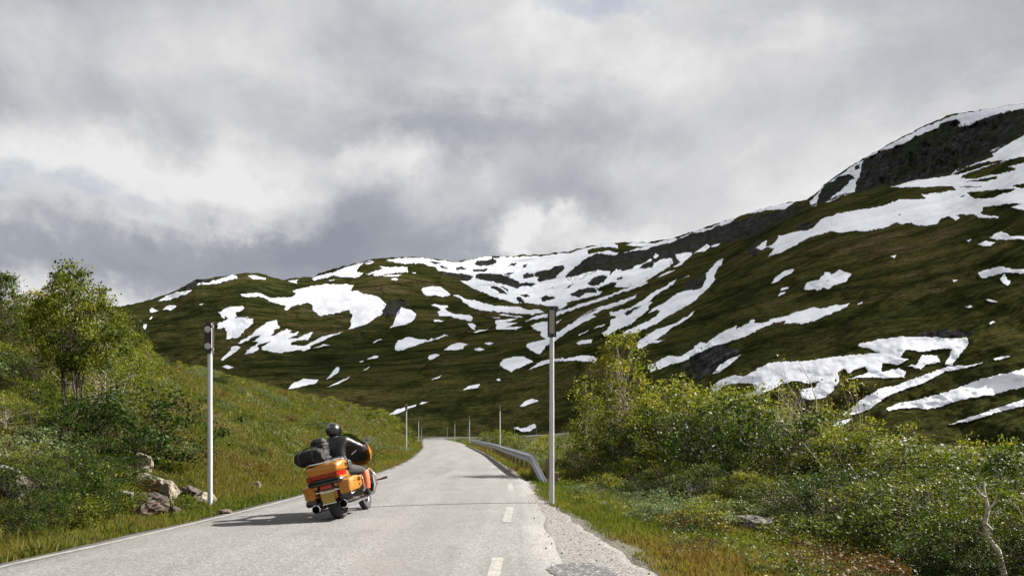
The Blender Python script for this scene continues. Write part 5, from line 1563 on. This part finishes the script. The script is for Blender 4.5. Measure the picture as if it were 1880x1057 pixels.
def build_moto():
    o = frame_empty('motorcycle')
    wheel(o, 0.0, .175, 'rear_wheel')
    wheel(o, 1.62, .125, 'front_wheel')
    fender(o, 0.0, .385, .115, 60, 158, M['orange'], 'rear_fender')
    fender(o, 1.62, .365, .085, -5, 190, M['orange'], 'front_fender')
    # rear panel between the bags
    MB().box(-.15, .15, -.36, -.30, .36, .54, .02).build('rear_fascia', M['orange'], o, True)
    pl = MB().box(-.12, .10, -.385, -.375, .30, .47, .004).build('number_plate', M['plate'], o)
    MB().box(-.13, .11, -.374, -.364, .285, .298).box(-.13, .11, -.374, -.364, .472, .485).build('plate_frame', M['chrome'], pl)
    tl = MB().box(-.10, .10, -.44, -.38, .535, .625, .02).build('tail_light', M['red'], o, True)
    MB().box(-.115, .115, -.40, -.355, .525, .64, .015).build('lamp_housing', M['gloss_black'], tl, True)
    MB().tube([(-.26, -.36, .50), (.26, -.36, .50)], .014, 8).build('signal_bar', M['chrome'], o, True)
    for s in (-1, 1):
        MB().lathe([(.001, -.445), (.03, -.44), (.038, -.42), (.034, -.37), (.015, -.33), (.001, -.33)], (s * .175, 0, .585), 'Y', 16).build('turn_signal', M['amber'], o, True)
    # saddlebags
    for s in (-1, 1):
        def ring(y, x0, x1, z0, z1):
            return [(s * p[0], p[1], p[2]) for p in rrect(x0, x1, z0, z1, y, .035)]
        lo = [ring(-.40, .215, .375, .375, .448), ring(-.37, .205, .405, .345, .455), ring(-.05, .205, .430, .335, .47), ring(.22, .205, .425, .375, .49), ring(.27, .22, .40, .40, .49)]
        hi = [ring(-.40, .215, .375, .450, .665), ring(-.37, .205, .405, .457, .685), ring(-.05, .205, .430, .472, .715), ring(.22, .205, .425, .492, .70), ring(.27, .22, .40, .492, .67)]
        mid = [ring(y, .222, x1 - .02, a, b) for y, x1, a, b in ((-.38, .385, .49, .52), (-.05, .415, .52, .55), (.24, .41, .545, .575))]
        bg = MB().loft(hi).build('saddlebag', M['orange'], o, True)
        bg.location.z = -.05
        MB().loft(lo).build('lower_shell', M['gloss_black'], bg, True)
        MB().loft([[(s * (x + .001), y, z), (s * (x + .001), y, z + .008), (s * (x - .02), y, z + .008), (s * (x - .02), y, z)] for y, x, z in ((-.38, .402, .60), (-.05, .4305, .628), (.215, .4255, .628))]).build('lid_seam', M['gloss_black'], bg)
        # black two-tone wedge at the foot of the bag
        q = .0035
        wd = [(s * (.205), -.372), ]
        V = []
        for y, x1, z0, z1 in ((-.365, .407, .37, .42), (-.20, .420, .362, .45), (-.05, .432, .352, .475), (.10, .430, .365, .515), (.215, .428, .39, .545)):
            V += [(s * (x1 + q), y, z0), (s * (x1 + q), y, z1), (s * (x1 - .02), y, z1), (s * (x1 - .02), y, z0)]
        MB().loft([V[i:i + 4] for i in range(0, len(V), 4)]).build('black_panel', M['gloss_black'], bg)
        MB().box(*sorted((s * .437, s * .425)), -.02, .05, .535, .575, .003).build('latch', M['chrome'], bg)
        text('LTD', (s * .4325, .05, .635), (R(90), 0, R(90) if s > 0 else R(-90)), .085, M['gloss_black'], bg, 'emblem_lettering')
        # exhaust silencers
        ex = MB().lathe([(.062, -.44), (.072, -.43), (.074, -.30), (.068, .25), (.05, .42), (.034, .62), (.034, .95)], (s * .235, 0, .245), 'Y', 20).build('exhaust', M['chrome'], o, True)
        MB().lathe([(.061, -.438), (.054, -.42), (.05, -.25), (.001, -.25)], (s * .235, 0, .245), 'Y', 20).build('exhaust_mouth', M['black'], ex, True)
        # bag guard rails
        MB().tube([(s * .22, .30, .36), (s * .40, .31, .36), (s * .435, .28, .40), (s * .44, .27, .60), (s * .42, .30, .64), (s * .25, .32, .64)], .013, 8).build('bag_guard', M['chrome'], o, True)
    # top trunk
    def tr(y, w, z0, z1): return rrect(-w, w, z0, z1, y, .06, 5)
    lower = MB().loft([tr(-.47, .255, .74, .842), tr(-.44, .285, .715, .862), tr(-.25, .315, .70, .872), tr(-.02, .31, .70, .872), tr(.02, .28, .72, .86)]).build('top_trunk', M['orange'], o, True)
    MB().loft([tr(-.478, .25, .70, .785), tr(-.445, .29, .685, .785), tr(-.25, .322, .675, .788), tr(-.02, .316, .675, .788), tr(.03, .28, .69, .788)]).build('black_pan', M['gloss_black'], lower, True)
    lid = MB().loft([tr(-.475, .25, .865, .985), tr(-.44, .285, .865, 1.02), tr(-.25, .318, .876, 1.05), tr(-.02, .312, .876, 1.05), tr(.02, .28, .88, 1.01)]).build('lid', M['orange'], lower, True)
    band = MB()
    rings = []
    for x, y in ((-.322, -.20), (-.312, -.34), (-.29, -.45), (-.25, -.487), (0, -.492), (.25, -.487), (.29, -.45), (.312, -.34), (.322, -.20)):
        rings.append([(x, y, .800), (x, y, .862), (x * .9, y + .05, .862), (x * .9, y + .05, .800)])
    band.loft(rings).build('light_band', M['red'], lower)
    b2 = MB()
    for x in np.linspace(-.23, .23, 12):
        b2.box(x - .004, x + .004, -.4955, -.486, .803, .859)
    b2.build('light_ribs', M['gloss_black'], lower)
    text('LTD', (.3185, -.12, .955), (R(90), 0, R(90)), .07, M['gloss_black'], lower, 'emblem_lettering')
    MB().loft([tr(.03, .23, .86, 1.09), tr(.075, .25, .84, 1.12), tr(.12, .22, .86, 1.08)]).build('passenger_backrest', M['vinyl'], lower, True)
    for s in (-1, 1):
        MB().box(s * .285 - .045, s * .285 + .045, .02, .20, .86, 1.03, .03).build('side_pad', M['vinyl'], lower, True)
    rk = MB()
    for x in (-.2, -.07, .07, .2):
        rk.tube([(x, -.40, 1.065), (x, -.02, 1.09)], .009, 8)
    rk.tube([(-.24, -.02, 1.075), (-.24, -.42, 1.055), (-.15, -.47, 1.05), (.15, -.47, 1.05), (.24, -.42, 1.055), (.24, -.02, 1.075)], .011, 8)
    rk.build('luggage_rack', M['chrome'], lower, True)
    lower.location.z = -.085
    ts = MB()
    for s in (-1, 1):
        ts.tube([(s * .16, -.10, .62), (s * .17, .05, .55), (s * .17, .20, .42)], .018, 8)
        ts.tube([(s * .17, -.30, .61), (s * .17, -.10, .56), (s * .17, .15, .50)], .014, 8)
    ts.build('trunk_support', M['chrome'], o, True)
    # seat
    MB().loft([[(-w, y, z - .10), (w, y, z - .10), (w, y, z - .03), (w * .7, y, z), (-w * .7, y, z), (-w, y, z - .03)] for y, w, z in ((.10, .15, .82), (.16, .18, .84), (.30, .19, .82), (.38, .17, .77), (.55, .19, .73), (.68, .14, .75), (.75, .09, .77))]).build('seat', M['vinyl'], o, True, 1)
    # tank, frame, engine
    MB().loft([[(math.cos(a) * w, y, z + math.sin(a) * h) for a in np.linspace(0, 2 * math.pi, 16, endpoint=False)] for y, w, h, z in ((.66, .05, .04, .78), (.72, .11, .08, .79), (.85, .155, .115, .80), (1.0, .165, .12, .82), (1.12, .14, .11, .84), (1.20, .06, .06, .85))]).build('fuel_tank', M['orange'], o, True)
    fr = MB()
    for s in (-1, 1):
        fr.tube([(s * .06, 1.24, .92), (s * .13, 1.15, .55), (s * .14, .98, .22), (s * .14, .45, .20), (s * .13, .25, .45), (s * .10, .35, .72)], .018, 8)
    fr.build('frame', M['gloss_black'], o, True)
    en = MB().box(-.15, .15, .42, .98, .20, .42, .04).build('engine', M['dark_metal'], o, True)
    for y, t in ((.62, -22), (.84, 22)):
        c = MB()
        for k in range(7):
            u = k / 6
            yy, zz = y + math.sin(R(t)) * (.05 + .22 * u), .42 + math.cos(R(t)) * (.0 + .24 * u)
            c.lathe([(.001, -.006), (.085, -.006), (.085, .006), (.001, .006)], (0, yy, zz), 'Z', 18)
        c.lathe([(.06, -.1), (.06, .2)], (0, y + math.sin(R(t)) * .1, .50), 'Z', 14)
        c.build('cylinder', M['dark_metal'], en, True)
    MB().lathe([(.001, .13), (.09, .13), (.10, .15), (.09, .21), (.001, .215)], (0, .74, .50), 'X', 22).build('air_cleaner', M['chrome'], en, True)
    MB().lathe([(.001, .14), (.10, .14), (.11, .16), (.001, .19)], (0, .52, .31), 'X', 22).build('engine_cover', M['chrome'], en, True)
    for s in (-1, 1):
        MB().box(*sorted((s * .20, s * .36)), .78, 1.10, .265, .285, .008).build('footboard', M['dark_metal'], o)
        lf = MB().loft([[(s * .14, 1.14, z0), (s * (x + .10), 1.10, z0), (s * (x + .13), 1.14, z0), (s * (x + .08), 1.20, z0), (s * .14, 1.22, z0)] for z0, x in ((.30, .20), (.42, .24), (.60, .25), (.74, .20), (.80, .15))]).build('lower_fairing', M['gloss_black'], o, True)
        MB().tube([(s * .10, 1.17, .78), (s * .36, 1.16, .72), (s * .42, 1.17, .60), (s * .42, 1.17, .42), (s * .34, 1.16, .28), (s * .12, 1.10, .22)], .017, 10).build('engine_guard', M['chrome'], o, True)
        MB().tube([(s * .42, 1.17, .50), (s * .52, 1.15, .50), (s * .64, 1.14, .51)], [.014, .018, .024], 10).build('highway_peg', M['dark_metal'], o, True)
        MB().tube([(s * .10, 1.30, 1.0), (s * .10, 1.60, .36)], [.032, .026], 12).build('fork_leg', M['chrome'], o, True)
        MB().tube([(s * .10, 1.10, 1.05), (s * .22, 1.10, 1.12), (s * .34, 1.02, 1.11), (s * .37, .99, 1.10)], .013, 8).build('handlebar', M['chrome'], o, True)
        MB().tube([(s * .355, 1.00, 1.10), (s * .45, .945, 1.09)], .02, 10).build('grip', M['rubber'], o, True)
        mi = MB().loft([[(s * .45 + math.cos(a) * r * 1.25, y, 1.255 + math.sin(a) * r) for a in np.linspace(0, 2 * math.pi, 18, endpoint=False)] for y, r in ((1.09, .046), (1.08, .052), (1.11, .052), (1.14, .03), (1.15, .008))]).build('mirror', M['chrome'], o, True)
        MB().tube([(s * .36, 1.05, 1.13), (s * .43, 1.10, 1.21)], .008, 6).build('mirror_stalk', M['chrome'], mi, True)
    # batwing fairing and smoked screen
    rings = []
    for x, zt, zb, yf in ((-.46, 1.10, .96, 1.12), (-.42, 1.20, .88, 1.20), (-.30, 1.25, .82, 1.32), (-.15, 1.28, .82, 1.40), (0, 1.29, .83, 1.43), (.15, 1.28, .82, 1.40), (.30, 1.25, .82, 1.32), (.42, 1.20, .88, 1.20), (.46, 1.10, .96, 1.12)):
        zm = (zt + zb) / 2
        rings.append([(x, yf - .12, zt), (x, yf - .02, zm + (zt - zm) * .7), (x, yf + .04, zm), (x, yf - .02, zb + .03), (x, yf - .10, zb), (x, yf - .13, zm)])
    fa = MB().loft(rings).build('batwing_fairing', M['orange'], o, True)
    MB().loft([[(x, y, 1.24), (x, y, .90), (x, y + .03, .90), (x, y + .03, 1.24)] for x, y in ((-.36, 1.12), (-.2, 1.20), (0, 1.23), (.2, 1.20), (.36, 1.12))]).build('dashboard', M['vinyl'], fa)
    ws = []
    for u in np.linspace(-1, 1, 13):
        x = .30 * u; y = 1.33 - .12 * u * u
        zt = 1.46 - .12 * abs(u) ** 2.5
        ws.append([(x, y, 1.25), (x * .9, y - .12, zt), (x * .9, y - .115, zt), (x, y + .005, 1.25)])
    MB().loft(ws).build('windshield', M['glass'], fa, True)
    MB().lathe([(.001, 1.49), (.06, 1.485), (.09, 1.46), (.095, 1.38)], (0, 0, 1.0), 'Y', 24).build('headlight', M['lens'], fa, True)
    tag(o, 'orange and black touring motorcycle leaning left on the road', 'motorcycle')


def text(s, loc, rot, size, m, parent, name):
    c = bpy.data.curves.new(name, 'FONT')
    c.body = s; c.size = size; c.extrude = .002; c.align_x = 'CENTER'; c.align_y = 'CENTER'; c.shear = 0.2; c.offset = .001
    t = bpy.data.objects.new(name, c)
    COL.objects.link(t)
    dg = bpy.context.evaluated_depsgraph_get()
    me = bpy.data.meshes.new_from_object(t.evaluated_get(dg))
    bpy.data.objects.remove(t)
    me.materials.clear(); me.materials.append(m)
    e = obj(name, me, parent, loc)
    e.rotation_euler = rot
    return e


build_moto()


def skinned(name, verts, edges, rad, root=0, sub=2):
    me = bpy.data.meshes.new(name)
    me.from_pydata(verts, edges, [])
    o = bpy.data.objects.new(name, me)
    COL.objects.link(o)
    sk = o.modifiers.new('skin', 'SKIN')
    sk.use_smooth_shade = True
    for i, r in enumerate(rad):
        v = me.skin_vertices[0].data[i]
        v.radius = r if hasattr(r, '__len__') else (r, r)
        v.use_root = (i == root)
    s = o.modifiers.new('subdivision', 'SUBSURF'); s.levels = sub; s.render_levels = sub
    dg = bpy.context.evaluated_depsgraph_get()
    out = bpy.data.meshes.new_from_object(o.evaluated_get(dg))
    bpy.data.objects.remove(o)
    return out


def build_rider():
    V, E, Rr = [], [], []

    def j(p, r, frm=None):
        V.append(p); Rr.append(r)
        if frm is not None: E.append((frm, len(V) - 1))
        return len(V) - 1
    pel = j((0, .47, .84), (.165, .13))
    sp1 = j((0, .44, .98), (.185, .14), pel)
    sp2 = j((0, .45, 1.14), (.215, .155), sp1)
    ch = j((0, .50, 1.28), (.20, .13), sp2)
    nk = j((0, .565, 1.38), .072, ch)
    j((0, .60, 1.48), .075, nk)
    for s in (-1, 1):
        sh = j((s * .215, .53, 1.285), .092, ch)
        el = j((s * .40, .70, 1.12), .074, sh)
        fa = j((s * .40, .86, 1.105), .055, el)
        wr = j((s * .395, .93, 1.10), .044, fa)
        pm = j((s * .398, .985, 1.118), .036, wr)
        for k, dx in enumerate((-.032, -.011, .011, .032)):
            kn = j((s * .398 + dx * .7, 1.012 - .004 * k, 1.128), .011, pm)
            f1 = j((s * .400 + dx, 1.022, 1.10), .0105, kn)
            j((s * .400 + dx, .998, 1.078 + .003 * k), .0095, f1)
        th = j((s * .36, .975, 1.098), .0125, pm)
        j((s * .355, 1.0, 1.076), .0105, th)
        hp = j((s * .11, .52, .80), .115, pel)
        kn = j((s * .275, .93, .73), .085, hp)
        cf = j((s * .295, .93, .55), .07, kn)
        ak = j((s * .285, .89, .355), .052, cf)
        he = j((s * .285, .90, .315), .05, ak)
        j((s * .29, 1.08, .315), .042, he)
    me = skinned('body', V, E, Rr)
    for m in (M['leather'], M['denim'], M['boot']):
        me.materials.append(m)
    mi = []
    for p in me.polygons:
        c = p.center
        mi.append(2 if c.z < .40 else 1 if (c.z < .86 and c.y < 1.06 and c.z < .9) else 0)
    me.polygons.foreach_set('material_index', mi)
    me.polygons.foreach_set('use_smooth', np.ones(len(me.polygons), bool))
    o = obj('person', me)
    # wrinkles in the leather
    for v in me.vertices:
        if v.co.z > .86:
            d = .006 * float(fbm(v.co.x * 14, v.co.z * 16 + v.co.y * 9, 181, 3))
            v.co += v.normal * d
    o.location = MOTO_LOC; o.rotation_euler = MOTO_ROT; o.scale = (MOTO_S,) * 3
    # helmet, turned a little to the right
    hp = empty('helmet_frame')
    bpy.data.objects.remove(hp)
    bm = bmesh.new()
    bmesh.ops.create_uvsphere(bm, u_segments=32, v_segments=20, radius=1.0)
    for v in bm.verts:
        x, y, z = v.co
        v.co = Vector((x * .128, y * (.155 if y < 0 else .15), z * .145 + (-.012 if z < -.4 else 0)))
        if z < -.55:
            v.co.x *= .9; v.co.y *= .86; v.co.z *= .93
        if y > .5 and z < -.1:
            v.co.y += .02
    he = MB().bm(bm).build('helmet', M['gloss_black'], o, True)
    he.location = (.01, .615, 1.515); he.rotation_euler = (R(-6), 0, R(-14))
    vi = MB()
    vi.loft([[(math.sin(a) * (.131 + k), math.cos(a) * (.155 + k), z) for z, k in ((.055, 0), (.02, .004), (-.035, .004), (-.05, 0), (-.035, -.006), (.02, -.006))] for a in np.linspace(R(-78), R(78), 15)]).build('visor', M['glass'], he, True)
    MB().loft([[(x, -.152 + abs(x) * .35, z), (x, -.149 + abs(x) * .35, z + .012), (x, -.135 + abs(x) * .3, z + .012), (x, -.135 + abs(x) * .3, z)] for x, z in ((-.05, .03), (-.02, .055), (.02, .055), (.05, .03))]).build('helmet_stripe', M['lens'], he)
    # high-visibility covers over the shins
    for s in (-1, 1):
        rings = []
        for u in np.linspace(0, 1, 8):
            c = Vector((s * (.278 + .015 * math.sin(u * 3)), .955 - .055 * u, .735 - .345 * u))
            r = .098 - .022 * u + .004 * math.sin(u * 19)
            rings.append([c + Vector((math.cos(a) * r, math.sin(a) * r * 1.08, (.03 * math.sin(a) if u < .01 else 0))) for a in np.linspace(0, 2 * math.pi, 16, endpoint=False)])
        MB().loft(rings, False).build('shin_cover', M['hivis'], o, True)
    # jacket collar and hem
    MB().loft([[(math.cos(a) * w, yc + math.sin(a) * d, z) for a in np.linspace(0, 2 * math.pi, 20, endpoint=False)] for z, w, d, yc in ((1.335, .11, .10, .54), (1.39, .095, .088, .555), (1.405, .088, .08, .56))], False).build('jacket_collar', M['leather'], o, True)
    MB().loft([[(math.cos(a) * w, .465 + math.sin(a) * d, z) for a in np.linspace(0, 2 * math.pi, 24, endpoint=False)] for z, w, d in ((.80, .205, .165), (.86, .198, .158), (.93, .185, .148))], False).build('jacket_hem', M['leather'], o, True)
    tag(o, 'rider in black leather jacket, black helmet and orange shin covers on the motorcycle', 'person')


build_rider()


def build_luggage():
    def bag(name, lab, L, rad, c, rz, seed, axis='X'):
        rings = []
        for i in range(15):
            u = i / 14 * 2 - 1
            r = rad * (1 - abs(u) ** 7 * .42) * (1 + .03 * math.sin(i * 2.1 + seed))
            ring = []
            for a in np.linspace(0, 2 * math.pi, 26, endpoint=False):
                w = 1 + .11 * float(fbm(math.cos(a) * 2.2 + u * 3, math.sin(a) * 2.2 + seed, seed, 3))
                sq = 1 / max(abs(math.cos(a)), abs(math.sin(a))) ** .35
                ring.append((u * L / 2, math.cos(a) * r * w * sq, math.sin(a) * r * w * sq * .92))
            rings.append(ring)
        o = MB().loft(rings).build(name, M['bag'], None, True)
        q = Matrix.LocRotScale(Vector(MOTO_LOC), MOTO_ROT, Vector((MOTO_S,) * 3)) @ Matrix.LocRotScale(Vector(c), Euler((0, 0 if axis == 'X' else R(-90), rz)), None)
        o.matrix_world = q
        for u in (-.25, .25):
            MB().loft([[(u * L + d, math.cos(a) * rad * 1.13 * k, math.sin(a) * rad * 1.05 * k) for d, k in ((-.018, 1), (.018, 1), (.018, .96), (-.018, .96))] for a in np.linspace(0, 2 * math.pi, 25)], False).build('strap', M['vinyl'], o)
        return tag(o, lab, 'bag', 'luggage strapped to the motorcycle')
    d = bag('duffel_bag', 'black duffel bag lying across the motorcycle trunk lid', .50, .14, (-.19, -.31, 1.10), R(-8), 3)
    MB().tube([(-.12, .02, .12), (-.06, .01, .165), (.06, .01, .165), (.12, .02, .12)], .012, 8).build('handle', M['vinyl'], d, True)
    b = bag('backpack', 'black backpack standing between the rider and the duffel bag', .46, .15, (-.10, .02, 1.17), R(5), 8, 'Z')
    MB().box(-.16, .05, -.19, -.13, -.08, .08, .02).build('front_pocket', M['bag'], b, True)
    MB().tube([(.17, -.05, -.03), (.225, -.05, 0), (.17, -.05, .03)], .011, 8).build('grab_loop', M['vinyl'], b, True)


build_luggage()


# ------------------------------------------------------------------ labels: look-alikes are told apart by their order in the picture
def tell_apart():
    bpy.context.view_layer.update()
    w = ['first', 'second', 'third', 'fourth', 'fifth', 'sixth', 'seventh', 'eighth', 'ninth', 'tenth', 'eleventh', 'twelfth', 'thirteenth', 'fourteenth', 'fifteenth', 'sixteenth', 'seventeenth', 'eighteenth', 'nineteenth', 'twentieth']
    by = {}
    for o in SC.objects:
        if o.parent is None and 'label' in o:
            by.setdefault(o['label'], []).append(o)
    for lab, L in by.items():
        if 1 < len(L) <= 20 and len(lab.split()) <= 13:
            L.sort(key=lambda o: o.location.x / max(o.location.y, 1))
            for i, o in enumerate(L):
                o['label'] = lab + ', %s from left' % w[i]


tell_apart()
